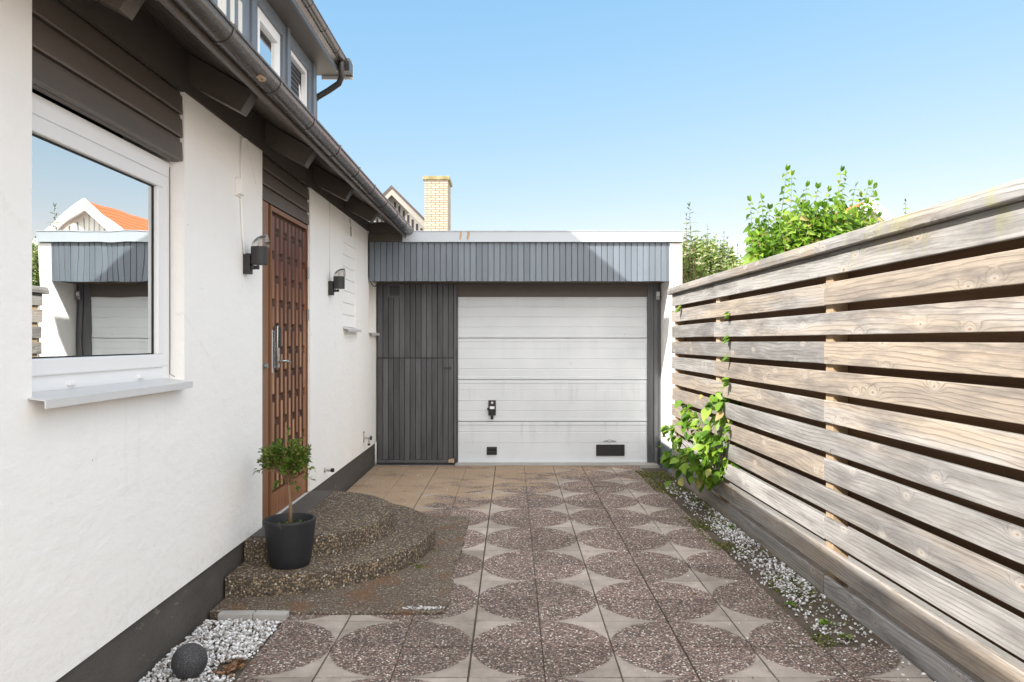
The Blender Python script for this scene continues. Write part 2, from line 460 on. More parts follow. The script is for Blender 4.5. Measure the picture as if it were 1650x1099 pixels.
M = {}
M['plaster'] = m_plaster('white_plaster', (0.90, 0.885, 0.855))
M['plinth'] = m_paint('plinth_grey', (0.088, 0.080, 0.072), 0.75, 0.28, 0.5, (1, 1, 2.5), 0.25, wear=((0.17, 0.15, 0.125), 0.62))
M['dark'] = m_paint('umber_paint', (0.085, 0.068, 0.056), 0.42, 0.16, 0.25, (3, 0.5, 6), 0.5, wear=((0.16, 0.13, 0.11), 0.70))
M['darkpl'] = m_paint('umber_plaster', (0.085, 0.072, 0.062), 0.8, 0.12, 0.5, (1, 1, 1), 0.2, bscale=120)
M['gutter'] = m_paint('gutter_metal', (0.036, 0.031, 0.028), 0.27, 0.22, 0.12, (1, 3, 1), 0.6, wear=((0.085, 0.075, 0.065), 0.74))
M['greyboard'] = m_paint('blue_grey_boards', (0.140, 0.165, 0.195), 0.45, 0.14, 0.3, (6, 6, 0.5), 0.45, board=0.35, wear=((0.07, 0.07, 0.07), 0.70))
M['panelboard'] = m_paint('slate_grey_boards', (0.078, 0.080, 0.086), 0.38, 0.42, 0.3, (5, 5, 0.6), 0.5, board=0.3, wear=((0.035, 0.035, 0.035), 0.66))
M['trimwhite'] = m_paint('pale_grey_trim', (0.42, 0.46, 0.50), 0.4, 0.05, 0.1, (1, 1, 1), 0.5)
M['pvc'] = m_paint('white_plastic', (0.80, 0.80, 0.80), 0.35, 0.01, 0.0, (0.2, 0.2, 0.2), 0.4)
M['sill'] = m_paint('sill_metal', (0.62, 0.62, 0.62), 0.35, 0.05, 0.05, (1, 1, 1), 0.5)
M['rubber'] = m_paint('black_rubber', (0.012, 0.012, 0.013), 0.6, 0.1, 0.05)
M['black'] = m_paint('black_plastic', (0.016, 0.016, 0.018), 0.35, 0.1, 0.1)
M['lampblack'] = m_paint('charcoal_metal', (0.030, 0.029, 0.028), 0.5, 0.2, 0.3)
M['steel'] = m_paint('brushed_steel', (0.55, 0.55, 0.54), 0.28, 0.08, 0.08, (1, 1, 8), 0.5, metal=1.0)
M['zinc'] = m_paint('grey_metal', (0.30, 0.31, 0.32), 0.4, 0.1, 0.08, metal=0.6)
M['pot'] = m_paint('charcoal_pot', (0.020, 0.021, 0.024), 0.55, 0.25, 0.2, (1, 1, 1), 0.4, wear=((0.05, 0.048, 0.045), 0.64))
M['soil'] = m_paint('dark_soil', (0.035, 0.026, 0.018), 0.95, 0.3, 0.8, bscale=200)
M['concrete'] = m_paint('pale_concrete', (0.36, 0.35, 0.33), 0.85, 0.15, 0.5, bscale=150)
M['tile'] = m_paint('dark_roof_tiles', (0.07, 0.055, 0.05), 0.7, 0.2, 0.4)
M['wood'] = m_weathered()
M['post'] = m_wood_plain('post_wood', (0.30, 0.21, 0.125), (0.50, 0.38, 0.25), 'z', 0.75)
M['backwood'] = m_wood_plain('brown_back_boards', (0.10, 0.055, 0.028), (0.22, 0.125, 0.065), 'y', 0.8, 40)
t = NT('door_teak')
_n = t.noise(t.map(t.pos(), (50, 50, 1.6)), 1.0, 6, 0.6, 0.4)
_z = t.sep(t.pos())[2]
_f = t.math('ADD', t.math('MULTIPLY', _n, 0.7), t.math('MULTIPLY', t.rnd(), 0.35))
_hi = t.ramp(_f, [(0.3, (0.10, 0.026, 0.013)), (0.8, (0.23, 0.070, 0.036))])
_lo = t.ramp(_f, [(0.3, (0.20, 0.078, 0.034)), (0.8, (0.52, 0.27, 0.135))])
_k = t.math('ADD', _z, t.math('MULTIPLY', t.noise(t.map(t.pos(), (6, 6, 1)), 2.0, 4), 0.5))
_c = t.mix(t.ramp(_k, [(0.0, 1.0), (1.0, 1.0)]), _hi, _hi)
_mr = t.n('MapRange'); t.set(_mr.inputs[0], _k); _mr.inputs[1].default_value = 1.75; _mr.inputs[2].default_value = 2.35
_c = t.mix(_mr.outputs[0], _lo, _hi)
M['door'] = t.fin(_c, 0.4, t.bump(_n, 0.3, 0.002), spec=0.35)
M['doordark'] = m_wood_plain('door_groove', (0.035, 0.015, 0.008), (0.085, 0.035, 0.018), 'z', 0.5, 45)
M['doorframe'] = m_wood_plain('door_frame_wood', (0.12, 0.052, 0.025), (0.24, 0.115, 0.055), 'z', 0.42, 45)
M['paving'] = m_paving()
M['step'] = m_aggregate('step_aggregate', 84, [(0.0, (0.086, 0.066, 0.048)), (0.2, (0.187, 0.144, 0.101)), (0.38, (0.122, 0.101, 0.079)), (0.55, (0.266, 0.194, 0.122)),
                        (0.70, (0.094, 0.083, 0.076)), (0.82, (0.338, 0.259, 0.169)), (0.93, (0.418, 0.360, 0.288)), (0.975, (0.576, 0.547, 0.504))], 1.0, (0.054, 0.042, 0.030))
M['apron'] = m_aggregate('apron_aggregate', 100, [(0.0, (0.115, 0.090, 0.071)), (0.25, (0.194, 0.155, 0.119)), (0.5, (0.137, 0.112, 0.090)), (0.68, (0.245, 0.194, 0.144)),
                         (0.86, (0.331, 0.277, 0.216)), (0.965, (0.533, 0.504, 0.461))], 0.9, (0.072, 0.056, 0.040), brown=0.6)
M['gravel'] = m_paint('white_marble_chips', (0.72, 0.73, 0.74), 0.6, 0.12, 0.3)
M['farground'] = m_paint('pale_gravel_ground', (0.42, 0.39, 0.34), 0.95, 0.2, 0.6, bscale=60)
M['earth'] = m_paint('earth', (0.085, 0.066, 0.048), 0.95, 0.4, 0.9, bscale=90)
t = NT('chip_stone')
M['chip'] = t.fin(t.ramp(t.rnd(), [(0.0, (0.16, 0.135, 0.11)), (0.25, (0.34, 0.32, 0.30)), (0.6, (0.56, 0.56, 0.57)), (1.0, (0.78, 0.79, 0.80))]), 0.55, t.bump(t.noise(t.pos(), 300, 3), 0.3, 0.002))
t = NT('ball_stone')
_sp = t.noise(t.pos(), 260, 3, 0.7)
M['ball'] = t.fin(t.mix(t.ramp(_sp, [(0.56, 0.0), (0.66, 0.8)]), (0.032, 0.032, 0.035), (0.22, 0.22, 0.23)), 0.8, t.bump(_sp, 0.4, 0.003))
M['glass'] = m_glass('window_glass', 0.66)
M['clearglass'] = m_glass('lamp_glass', 0.12, (0.9, 0.88, 0.84))
M['bark'] = m_wood_plain('young_bark', (0.16, 0.10, 0.055), (0.32, 0.21, 0.12), 'z', 0.8)
M['stem'] = m_wood_plain('green_stem', (0.10, 0.085, 0.03), (0.18, 0.10, 0.06), 'z', 0.7)
M['leaf_tree'] = m_leaf('small_dark_leaf', [(0.0, (0.045, 0.095, 0.014)), (0.5, (0.095, 0.175, 0.022)), (0.9, (0.20, 0.29, 0.04)), (1.0, (0.26, 0.22, 0.06))], 0.3)
M['leaf_bright'] = m_leaf('bright_leaf', [(0.0, (0.05, 0.125, 0.010)), (0.5, (0.15, 0.29, 0.022)), (0.93, (0.32, 0.46, 0.06)), (1.0, (0.50, 0.33, 0.18))], 0.45)
M['leaf_var'] = m_leaf('variegated_leaf', [(0.0, (0.10, 0.18, 0.03)), (0.5, (0.22, 0.32, 0.07)), (0.75, (0.46, 0.50, 0.24)), (1.0, (0.72, 0.70, 0.52))], 0.4)
M['leaf_long'] = m_leaf('long_leaf', [(0.0, (0.05, 0.085, 0.03)), (0.6, (0.10, 0.15, 0.05)), (1.0, (0.18, 0.24, 0.08))], 0.3)
M['moss'] = m_leaf('ground_moss', [(0.0, (0.05, 0.07, 0.015)), (0.6, (0.12, 0.14, 0.03)), (1.0, (0.26, 0.24, 0.06))], 0.2)
M['litter'] = m_leaf('dry_leaf', [(0.0, (0.12, 0.06, 0.03)), (1.0, (0.34, 0.18, 0.09))], 0.1)
M['brick'] = m_brick('yellow_brick', (0.37, 0.315, 0.235), (0.44, 0.39, 0.305), (0.12, 0.092, 0.068))
M['white_boards'] = m_paint('white_painted_boards', (0.68, 0.67, 0.63), 0.6, 0.06, 0.1)
M['grey_render'] = m_paint('weathered_grey_boards', (0.27, 0.26, 0.235), 0.7, 0.1, 0.1)
M['slot'] = m_paint('dark_board_gaps', (0.02, 0.02, 0.025), 0.7, 0.1, 0.1)
M['orange_tile'] = m_paint('orange_roof_tiles', (0.50, 0.13, 0.045), 0.7, 0.25, 0.3, (1, 6, 1))
M['room'] = m_paint('dim_room', (0.045, 0.042, 0.038), 0.9, 0.1, 0.1)
M['blind'] = m_paint('blind_fabric', (0.45, 0.43, 0.40), 0.8, 0.05, 0.1)
# sectional door: white enamel with thin dirt streaks and a few scuffs
t = NT('garage_door_enamel')
_s = t.noise(t.map(t.pos(), (9, 9, 0.7)), 1.0, 6, 0.6)
_z = t.sep(t.pos())[2]
_b = t.ramp(t.noise(t.pos(), 1.6, 4), [(0.3, (0.61, 0.645, 0.675)), (0.7, (0.70, 0.735, 0.765))])
_m = t.math('MULTIPLY', t.ramp(_s, [(0.52, 0.0), (0.70, 0.6)]), t.ramp(t.math('FRACT', t.math('DIVIDE', t.math('ADD', _z, 0.002), 0.523)), [(0.35, 0.0), (0.9, 1.0)]))
_m = t.math('MULTIPLY', _m, t.ramp(_z, [(0.9, 1.0), (1.2, 0.25)]))
_b = t.mix(_m, _b, (0.40, 0.42, 0.45))
_b = t.mix(t.math('MULTIPLY', t.math('LESS_THAN', t.voro(t.pos(), 3.1), 0.018), 0.7), _b, (0.15, 0.13, 0.12))
M['gdoor'] = t.fin(_b, 0.42, t.bump(t.noise(t.pos(), 420, 2), 0.12, 0.002), spec=0.4)

def leaf(mb, base, d, nrm, L, W, fold=0.25, droop=0.25, rnd=None):
    "a pointed leaf folded on its midrib, 3 stations long"
    d = Vector(d).normalized(); n = Vector(nrm)
    n = (n - n.dot(d)*d)
    if n.length < 1e-4: n = d.orthogonal()
    n.normalize(); s = d.cross(n)
    base = Vector(base)
    st = [(0, 0.0), (0.22, 0.75), (0.5, 1.0), (0.78, 0.6), (1.0, 0.0)]
    mid = []; lf = []; rt = []
    for u, w in st:
        c = base + d*(L*u) - Vector((0,0,1))*(droop*L*u*u)
        mid.append(c)
        lf.append(c + s*(w*W/2) + n*(fold*w*W/2)); rt.append(c - s*(w*W/2) + n*(fold*w*W/2))
    vs = [mid[0], lf[1], mid[1], rt[1], lf[2], mid[2], rt[2], lf[3], mid[3], rt[3], mid[4]]
    fs = [(0,2,1),(0,3,2),(1,2,5,4),(2,3,6,5),(4,5,8,7),(5,6,9,8),(7,8,10),(8,9,10)]
    mb.add(vs, fs, rnd)

def rv(s=1.0):
    return Vector((random.uniform(-s, s), random.uniform(-s, s), random.uniform(-s, s)))

# ================================================================== GROUND
g = MB(); g.add([(-400,-300,-0.05),(400,-300,-0.05),(400,900,-0.05),(-400,900,-0.05)], [(0,1,2,3)])
tag(g.build('ground', M['farground'], fix=False), kind='structure')
x0j, y0j, T = -0.2, 4.18, 0.35
pv = MB()
gap = 0.0035
for i in range(-5, 6):
    for j in range(-14, 15):
        xa, xb = x0j + i*T, x0j + (i+1)*T
        ya, yb = y0j + j*T, y0j + (j+1)*T
        if xa < -1.26 and yb < 6.0: continue
        if xa < -1.7:
            xa = -1.69
            if xb < -1.6: continue
        if i == 5 and yb > 4.0: continue
        if ya > 9.3: continue
        yb = min(yb, 9.392)
        wide = {0: .0045, 2: .003, 3: .004, 4: .003, -2: .004}
        gxa = wide.get(i, 0.0013) + random.uniform(-0.0006, 0.0006); gxb = wide.get(i+1, 0.0013) + random.uniform(-0.0006, 0.0006); gy = 0.0014 + random.uniform(-0.0006, 0.0014)
        dz = [random.uniform(-0.0022, 0.0022) for _ in range(4)]
        r = random.random()
        b = 0.0025
        X0, X1, Y0, Y1 = xa+gxa, xb-gxb, ya+gy, yb-gy
        top = [(X0+b,Y0+b,dz[0]),(X1-b,Y0+b,dz[1]),(X1-b,Y1-b,dz[2]),(X0+b,Y1-b,dz[3])]
        mid = [(X0,Y0,dz[0]-b),(X1,Y0,dz[1]-b),(X1,Y1,dz[2]-b),(X0,Y1,dz[3]-b)]
        bot = [(p[0],p[1],-0.04) for p in mid]
        pv.add(top+mid+bot, [(0,1,2,3)] + [(k, k+4, (k+1)%4+4, (k+1)%4)[::-1] for k in range(4)] + [(k+4, k+8, (k+1)%4+8, (k+1)%4+4)[::-1] for k in range(4)], r)
tag(pv.build('driveway_paving', M['paving']), kind='structure')
jn = MB()
jn.box(-1.25, 1.56, -0.8, 9.42, -0.045, -0.008); 
jb = jn.build('paving_bed', M['earth']); tag(jb, kind='structure')

# exposed aggregate apron and half-round steps
ap = MB()
_pts = [(-1.695, 4.285), (-1.3, 4.28), (-0.9, 4.272), (-0.62, 4.277), (-0.45, 4.27), (-0.375, 4.285)]
_y = 4.33
while _y < 6.6:
    _pts.append((-0.372 + random.uniform(-0.012, 0.012) - (0.018 if 4.9 < _y < 5.3 else 0), _y)); _y += random.uniform(0.05, 0.14)
_pts += [(-0.40, 6.60), (-0.7, 6.66), (-1.1, 6.70), (-1.695, 6.69)]
ap.prism(_pts, 'z', -0.03, 0.016)
for _k in range(1): pass
tag(ap.build('step_apron', M['apron'], bevel=0.006), kind='structure')

steps = empty('entrance_steps', (-1.7, 5.66, 0), 'two half-round brown pebble steps below the wooden front door', 'steps')
def halfround(r, z0, z1, cy=5.66, n=40, edge=0.012):
    mb = MB()
    import itertools
    prof = [(r+0.012, z0), (r, z0 + 0.03), (r, z1 - edge), (r-edge*0.35, z1-edge*0.3), (r-edge, z1)]
    rings = []
    for rr, z in prof:
        ring = [(-1.694, cy - rr, z), (-1.64, cy-rr, z)]
        for k in range(n+1):
            a = -math.pi/2 + math.pi*k/n
            wob = 1 + 0.006*math.sin(7*a) + 0.004*math.sin(17*a+1)
            ring.append((-1.64 + max(0, math.cos(a))*rr*wob*0.93, cy + math.sin(a)*rr, z))
        ring.append((-1.694, cy + rr, z))
        rings.append(ring)
    m = len(rings[0])
    vs = [p for r_ in rings for p in r_]
    fs = []
    for i in range(len(rings)-1):
        for k in range(m-1):
            fs.append((i*m+k, i*m+k+1, (i+1)*m+k+1, (i+1)*m+k))
        fs.append((i*m+m-1, i*m, (i+1)*m, (i+1)*m+m-1))
    fs.append(tuple(range((len(rings)-1)*m, len(rings)*m)))
    mb.add(vs, fs)
    return mb
halfround(1.14, 0.0, 0.135).build('lower_step', M['step'], steps, smooth=True)
halfround(0.82, 0.130, 0.265).build('upper_step', M['step'], steps, smooth=True)
lg = MB(); lg.box(-1.69, -1.50, 4.93, 6.44, 0.20, 0.272)
lg.build('threshold_slab', M['plinth'], steps, bevel=0.004)

# edging stones by the gravel bed
for k, (xa, xb, rz) in enumerate([(-1.62, -1.43, 1.5), (-1.425, -1.24, -3)]):
    mb = MB(); mat = Matrix.Translation(((xa+xb)/2, 4.235, 0.0)) @ Matrix.Rotation(R(rz), 4, 'Z')
    mb.box(-(xb-xa)/2, (xb-xa)/2, -0.032, 0.032, -0.04, 0.03, mat=mat)
    o = mb.build('edging_stone', M['concrete'], bevel=0.006)
    tag(o, ['grey concrete edging block against the plinth, at the end of the white chips', 'grey concrete edging block touching the paving, at the end of the white chips'][k], 'edging stone', 'edging stones at the gravel bed')

# ---- white marble chips
def chips(name, n, fn, smin, smax, label):
    mb = MB()
    bm = bmesh.new(); bmesh.ops.create_icosphere(bm, subdivisions=1, radius=1)
    pv_ = [v.co.copy() for v in bm.verts]; pf = [tuple(v.index for v in f.verts) for f in bm.faces]; bm.free()
    for _ in range(n):
        q = fn()
        if q is None: continue
        s = random.uniform(smin, smax)
        m = Matrix.Rotation(random.uniform(0, 6.28), 3, 'Z') @ Matrix.Rotation(random.uniform(0, 6.28), 3, 'X')
        sc = Vector((1, random.uniform(0.55, 0.9), random.uniform(0.45, 0.8))) * s
        vs = []
        for v in pv_:
            w = Vector((v.x*sc.x, v.y*sc.y, v.z*sc.z)) * random.uniform(0.8, 1.15)
            vs.append(m @ w + Vector((q[0], q[1], q[2] + s*0.3)))
        mb.add(vs, pf)
    o = mb.build(name, M['chip'], fix=False)
    return tag(o, label, 'gravel', kind='stuff')
bed = MB(); bed.box(-1.69, -1.256, -0.8, 4.20, -0.06, -0.018)
tag(bed.build('gravel_bed', M['earth']), kind='structure')
HOLE = Vector((-1.31, 3.60))
def left_pt():
    y = random.uniform(2.9, 4.20); x = random.uniform(-1.68, -1.262)
    d = math.hypot((x-HOLE.x)*1.1, (y-HOLE.y)*0.8)
    if d < 0.085 + random.uniform(-0.02, 0.03): return None
    return (x, y, -0.014 + random.uniform(0, 0.012))
chips('white_gravel', 3700, left_pt, 0.006, 0.0135, 'white marble chips between the dark plinth and the paving')
def right_pt():
    y = 3.2 + 5.2*random.random()**1.15
    xf = 1.982 - 0.0165*y
    w = (0.30 if y < 5.6 else 0.24) if y > 3.9 else 0.20
    u = random.random()
    x = xf - 0.02 - w*u
    dens = max(0, min(1, 0.5 + 1.3*mnoise.noise(Vector((x*5, y*2.2, 1.3)))))
    fade = 1.0 if 4.0 < y < 6.4 else (0.55 if y < 7.3 else 0.22)
    if y < 4.0: fade = 0.25
    if random.random() > fade*(0.12 + 1.1*dens): return None
    if u > 0.8 and random.random() < 0.7: return None
    z = -0.014 + random.uniform(0, 0.01) if x > 1.56 else 0.004
    return (x, y, z)
chips('white_chip_strip', 5800, right_pt, 0.005, 0.0125, 'white marble chips scattered along the foot of the fence')
def stray():
    r = random.random()
    if r < 0.4: return (random.uniform(-1.2, 1.5), random.uniform(3.0, 9.0), 0.003)
    if r < 0.7:  return (random.gauss(-0.49, 0.05), random.gauss(4.33, 0.012), 0.019)
    if r < 0.85: return (random.uniform(1.1, 1.56), random.uniform(3.2, 6.5), 0.003)
    return (random.gauss(1.66, 0.12), random.gauss(3.9, 0.13), 0.004)
chips('stray_chips', 520, stray, 0.003, 0.008, 'single white chips strewn over the brown paving')
es = MB(); es.box(1.56, 2.2, -0.8, 9.3, -0.06, -0.016)
tag(es.build('soil_strip', M['earth']), kind='structure')

# ---- moss and weeds at the fence foot and in joints
mo = MB()
for _ in range(11000):
    y = random.uniform(3.6, 9.0)
    xf = 1.982 - 0.0165*y
    u = random.random()
    x = xf - 0.03 - 0.36*u
    dn = mnoise.noise(Vector((x*4, y*1.8, 7.7)))
    lim = -0.15 if y > 7.3 else (0.02 if y > 6.2 else (0.22 if y > 4.2 else 0.33))
    if dn < lim - 0.12*(y > 8): continue
    leaf(mo, (x, y, 0.0 if x < 1.56 else -0.012), (random.uniform(-1,1), random.uniform(-1,1), random.uniform(0.3,1.2)), rv(), random.uniform(0.010, 0.026), random.uniform(0.006, 0.013))
for _ in range(2600):                       # joints
    k = random.random()
    if k < 0.5: x = x0j + T*random.choice([1,3,0,2]) + random.gauss(0, 0.006); y = random.uniform(3.0, 8.0)
    else: y = y0j + T*random.choice([-1, 0, 0, 2, 1]) + random.gauss(0, 0.006); x = random.uniform(-0.3, 1.5)
    if mnoise.noise(Vector((x*3, y*3, 3.1))) < 0.16: continue
    leaf(mo, (x, y, -0.004), (random.uniform(-1,1), random.uniform(-1,1), random.uniform(0.3,1)), rv(), random.uniform(0.005, 0.013), random.uniform(0.003, 0.006))
for _ in range(900):                        # ragged moss where the slabs end
    y = random.uniform(3.5, 4.6); x = random.uniform(1.40, 1.9)
    if mnoise.noise(Vector((x*6, y*6, 5.1))) < 0.12: continue
    leaf(mo, (x, y, 0.002), (random.uniform(-1,1), random.uniform(-1,1), random.uniform(0.3,1)), rv(), random.uniform(0.006, 0.018), random.uniform(0.004, 0.009))
for cx, cy in ((-0.62, 5.12), (-0.60, 5.55)):
    for _ in range(60):
        leaf(mo, (cx + random.gauss(0, 0.02), cy + random.gauss(0, 0.02), 0.018), (random.uniform(-1,1), random.uniform(-1,1), random.uniform(0.5,1.5)), rv(), random.uniform(0.01, 0.025), 0.006)
tag(mo.build('moss', M['moss'], fix=False), 'low green moss and weeds in the gravel strip and paving joints', 'moss', kind='stuff')
wd = MB()
for k, (cx, cy) in enumerate(((1.62, 4.45), (1.70, 4.15), (1.73, 3.95), (1.80, 6.3))):
    for _ in range(16):
        a = random.uniform(0, 6.28)
        leaf(wd, (cx + random.gauss(0, 0.012), cy + random.gauss(0, 0.012), -0.005), (math.cos(a), math.sin(a), random.uniform(0.4, 1.0)), (0, 0, 1), random.uniform(0.025, 0.05), random.uniform(0.014, 0.022))
tag(wd.build('weeds', M['leaf_bright'], fix=False), 'small green weeds sprouting from the white chips', 'weed', kind='stuff')
dl = MB()
for _ in range(55):
    a = random.uniform(0, 6.28)
    leaf(dl, (HOLE.x + random.gauss(0, 0.035), HOLE.y + random.gauss(0, 0.035), -0.008 + random.random()*0.012), (math.cos(a), math.sin(a), 0.3), rv(), random.uniform(0.02, 0.045), random.uniform(0.012, 0.02))
tag(dl.build('dead_leaf_clump', M['litter'], fix=False), 'withered brown leaves in a bare hollow of the white chips', 'dead leaves', kind='stuff')
LF = MB(); leaf(LF, (1.07, 4.62, 0.008), (1, 0.2, 0.1), (0, 0, 1), 0.05, 0.022, 0.4); tag(LF.build('fallen_leaf', M['litter'], fix=False), 'brown dry leaf lying on the paving near the fence', 'leaf')
LF = MB(); leaf(LF, (0.31, 6.58, 0.008), (1, -0.5, 0.1), (0, 0, 1), 0.045, 0.025, 0.4); tag(LF.build('fallen_leaf', M['litter'], fix=False), 'small orange leaf lying in the middle of the paving', 'leaf')

bl = MB()
n1, n2 = 24, 40
vs = [(0,0,-0.078)]
for i in range(1, n1):
    a = math.pi*i/n1
    for k in range(n2):
        b = 2*math.pi*k/n2
        vs.append((0.078*math.sin(a)*math.cos(b), 0.078*math.sin(a)*math.sin(b), -0.078*math.cos(a)))
vs.append((0,0,0.078))
fs = [(0, 1+(k+1)%n2, 1+k) for k in range(n2)]
for i in range(n1-2):
    for k in range(n2):
        a = 1+i*n2; fs.append((a+k, a+(k+1)%n2, a+n2+(k+1)%n2, a+n2+k))
L_ = len(vs)-1
fs += [(L_, 1+(n1-2)*n2+k, 1+(n1-2)*n2+(k+1)%n2) for k in range(n2)]
bl.add([(p[0]-1.475, p[1]+3.50, p[2]+0.066) for p in vs], fs)
tag(bl.build('stone_ball', M['ball'], smooth='all'), 'dark speckled stone ball lying in the white chips by the plinth', 'stone ball')

# ================================================================== HOUSE
WX = -1.70                 # outer face of the plaster
house = empty('house', (-1.7, 5, 0), 'white rendered house with dark eaves and a dormer, along the left of the driveway', 'house')
w = MB()
TH = 0.32
def wall(y0, y1, z0, z1): w.box(WX-TH, WX, y0, y1, z0, z1)
ZT = 3.02
wall(-3.0, 2.71, 0.262, ZT)
wall(2.71, 3.97, 0.262, 1.325)
wall(3.97, 5.21, 0.262, ZT)
wall(6.44, 7.69, 0.262, ZT)
wall(7.69, 8.30, 0.262, 1.66); wall(7.69, 8.30, 2.76, ZT)
wall(8.30, 9.10, 0.262, ZT)
wall(9.10, 9.56, 0.262, 1.63); wall(9.10, 9.56, 2.26, ZT)
wall(9.56, 10.0, 0.262, 3.0)
w.box(-9, WX-TH, 9.7, 10.0, 0, 3.0)
w.box(-9, WX-TH, -3.0, -2.7, 0, 3.0)
w.box(-9.0, -8.7, -2.7, 9.7, 0, 3.0)
wo = w.build('wall', M['plaster'], house)
pl = MB(); pl.box(WX-TH, WX-0.012, -3.0, 5.21, -0.2, 0.262); pl.box(WX-TH, WX-0.012, 6.44, 9.56, -0.2, 0.262); pl.box(WX-TH, WX-0.02, 5.211, 6.439, -0.2, 0.237)
pl.build('plinth', M['plinth'], house)
rm = MB(); rm.box(-5.2, -5.0, -2.5, 9.5, 0.1, 3.0); rm.box(-5.0, -2.03, -2.5, 9.5, 0.05, 0.1); rm.box(-5.0, -2.03, -2.5, 9.5, 3.03, 3.06)
rm.build('interior', M['room'], house)

# dark cladding over window and door, and the frieze under the eaves
fr = MB(); fr.box(WX-0.02, WX+0.012, -3.0, 9.02, 2.822, 3.04)
fr.build('frieze', M['darkpl'], house)
def cladding(y0, y1, z0, z1, n, x=WX-0.012):
    mb = MB()
    mb.box(x-0.05, x-0.02, y0, y1, z0+0.002, z1)
    h = (z1-z0)/n
    for k in range(n):
        a = z0 + k*h
        # lapped board: foot stands out, rounded top goes back
        mb.prism([(x-0.02, a+0.004), (x+0.004, a+0.004), (x+0.006, a+0.012), (x+0.002, a+h*0.82), (x-0.008, a+h*0.86), (x-0.010, a+h-0.001), (x-0.02, a+h-0.001)], 'y', y0+0.002, y1-0.002)
    return mb
cladding(2.71, 3.97, 2.457, 2.82, 3).build('cladding', M['dark'], house)
cladding(5.21, 6.44, 2.50, 2.82, 3).build('cladding', M['dark'], house)

# ---- big window
wi = MB()
X0, X1 = -1.86, -1.774
def ring(mb, xa, xb, y0, y1, z0, z1, t_):
    mb.box(xa, xb, y0, y1, z0, z0+t_); mb.box(xa, xb, y0, y1, z1-t_, z1)
    mb.box(xa, xb, y0, y0+t_, z0+t_, z1-t_); mb.box(xa, xb, y1-t_, y1, z0+t_, z1-t_)
ring(wi, X0, X1, 2.65, 3.965, 1.326, 2.452, 0.078)
win = wi.build('window', M['pvc'], house, bevel=0.004)
sa = MB(); ring(sa, X0+0.01, X1+0.010, 2.735, 3.88, 1.398, 2.37, 0.066)
sa.build('sash', M['pvc'], win, bevel=0.006)
sg = MB(); ring(sg, -1.797, -1.785, 2.801, 3.814, 1.464, 2.304, 0.006)
sg.build('glazing_seal', M['rubber'], win)
gp = MB(); gp.box(-1.794, -1.790, 2.807, 3.808, 1.470, 2.298)
gp.build('glass', M['glass'], win)
for y in (3.05, 3.62):
    dc = MB(); dc.box(X1-0.002, X1+0.012, y, y+0.05, 1.352, 1.37); dc.build('drain_cap', M['pvc'], win, bevel=0.003)
si = MB()
si.prism([(X1+0.005, 1.335), (-1.640, 1.318), (-1.640, 1.291), (-1.636, 1.291), (-1.634, 1.322), (X1+0.005, 1.340)], 'y', 2.685, 3.92)
si.build('sill', M['sill'], win)
# jamb lining: dark gap line
cb = MB(); cb.tube([(X1+0.004, 3.958, 2.43), (X1+0.004, 3.96, 1.6), (X1+0.006, 3.955, 1.36), (X1+0.03, 3.958, 1.345)], 0.002, 5)
cb.build('sealant_string', M['lampblack'], win)

# ---- front door
d = MB()
DX = -1.728
d.box(DX-0.06, DX+0.020, 5.213, 5.36, 0.30, 2.497); d.box(DX-0.06, DX+0.004, 5.36, 5.415, 0.24, 2.497)
d.box(DX-0.06, DX+0.022, 5.415, 5.442, 0.24, 2.497)
d.box(DX-0.06, DX+0.012, 6.412, 6.437, 0.24, 2.497)
d.box(DX-0.06, DX+0.014, 5.442, 6.412, 2.462, 2.497)
dr = d.build('front_door', M['doorframe'], house, bevel=0.003)
tag(dr, 'brown wooden front door with staggered raised blocks and a steel lever handle')
YA, YB = 5.447, 6.408
fx = MB(); fx.box(DX-0.045, DX-0.012, YA-0.002, YB+0.002, 0.262, 2.458)
fx.build('door_core', M['doordark'], dr)
dl_ = MB()
dl_.box(DX-0.012, DX+0.002, YA, YB, 0.266, 0.43)
dl_.box(DX-0.012, DX+0.002, YA, YA+0.018, 0.434, 2.455)
dl_.box(DX-0.012, DX+0.002, YB-0.018, YB, 0.434, 2.455)
ncol = 9; y_a = YA+0.022; pitch = (YB-YA-0.044)/ncol
for c in range(ncol):
    ya = y_a + c*pitch; yb = ya + pitch
    zz0 = 0.437 - (0.1725 if c % 2 else 0.0)
    k = 0
    while True:
        a = zz0 + k*0.345; b = a + 0.345 - 0.020
        k += 1
        if a > 2.45: break
        a2, b2 = max(a, 0.437), min(b, 2.452)
        if b2 - a2 < 0.03: continue
        m_ = 0.006; ch = 0.020
        xa, xb = DX-0.012, DX+0.006
        q0, q1 = ya+m_, yb-m_
        r_ = random.random()
        vs = [(xa,q0,a2),(xa,q1,a2),(xa,q1,b2),(xa,q0,b2),(xb,q0+ch,a2+ch),(xb,q1-ch,a2+ch),(xb,q1-ch,b2-ch),(xb,q0+ch,b2-ch)]
        dl_.add(vs, [(4,5,6,7)], r_)
        dl_.add(vs, [(0,1,5,4),(1,2,6,5),(2,3,7,6),(3,0,4,7)], r_, 1)
dl_.build('raised_blocks', [M['door'], M['doordark']], dr)
hb = MB()
yh = 5.525
hb.box(DX+0.014, DX+0.045, yh-0.020, yh+0.022, 1.335, 1.64)
hb.tube([(DX+0.03, yh, 1.385), (DX+0.085, yh, 1.385), (DX+0.095, yh+0.012, 1.385), (DX+0.095, yh+0.07, 1.383), (DX+0.088, yh+0.13, 1.372)], 0.010, 10)
hb.build('door_handle', M['steel'], dr, smooth=True, bevel=0.006)
kb = MB(); kb.box(DX+0.045, DX+0.058, yh-0.012, yh+0.022, 1.48, 1.635); kb.build('keypad', M['black'], dr, bevel=0.006)
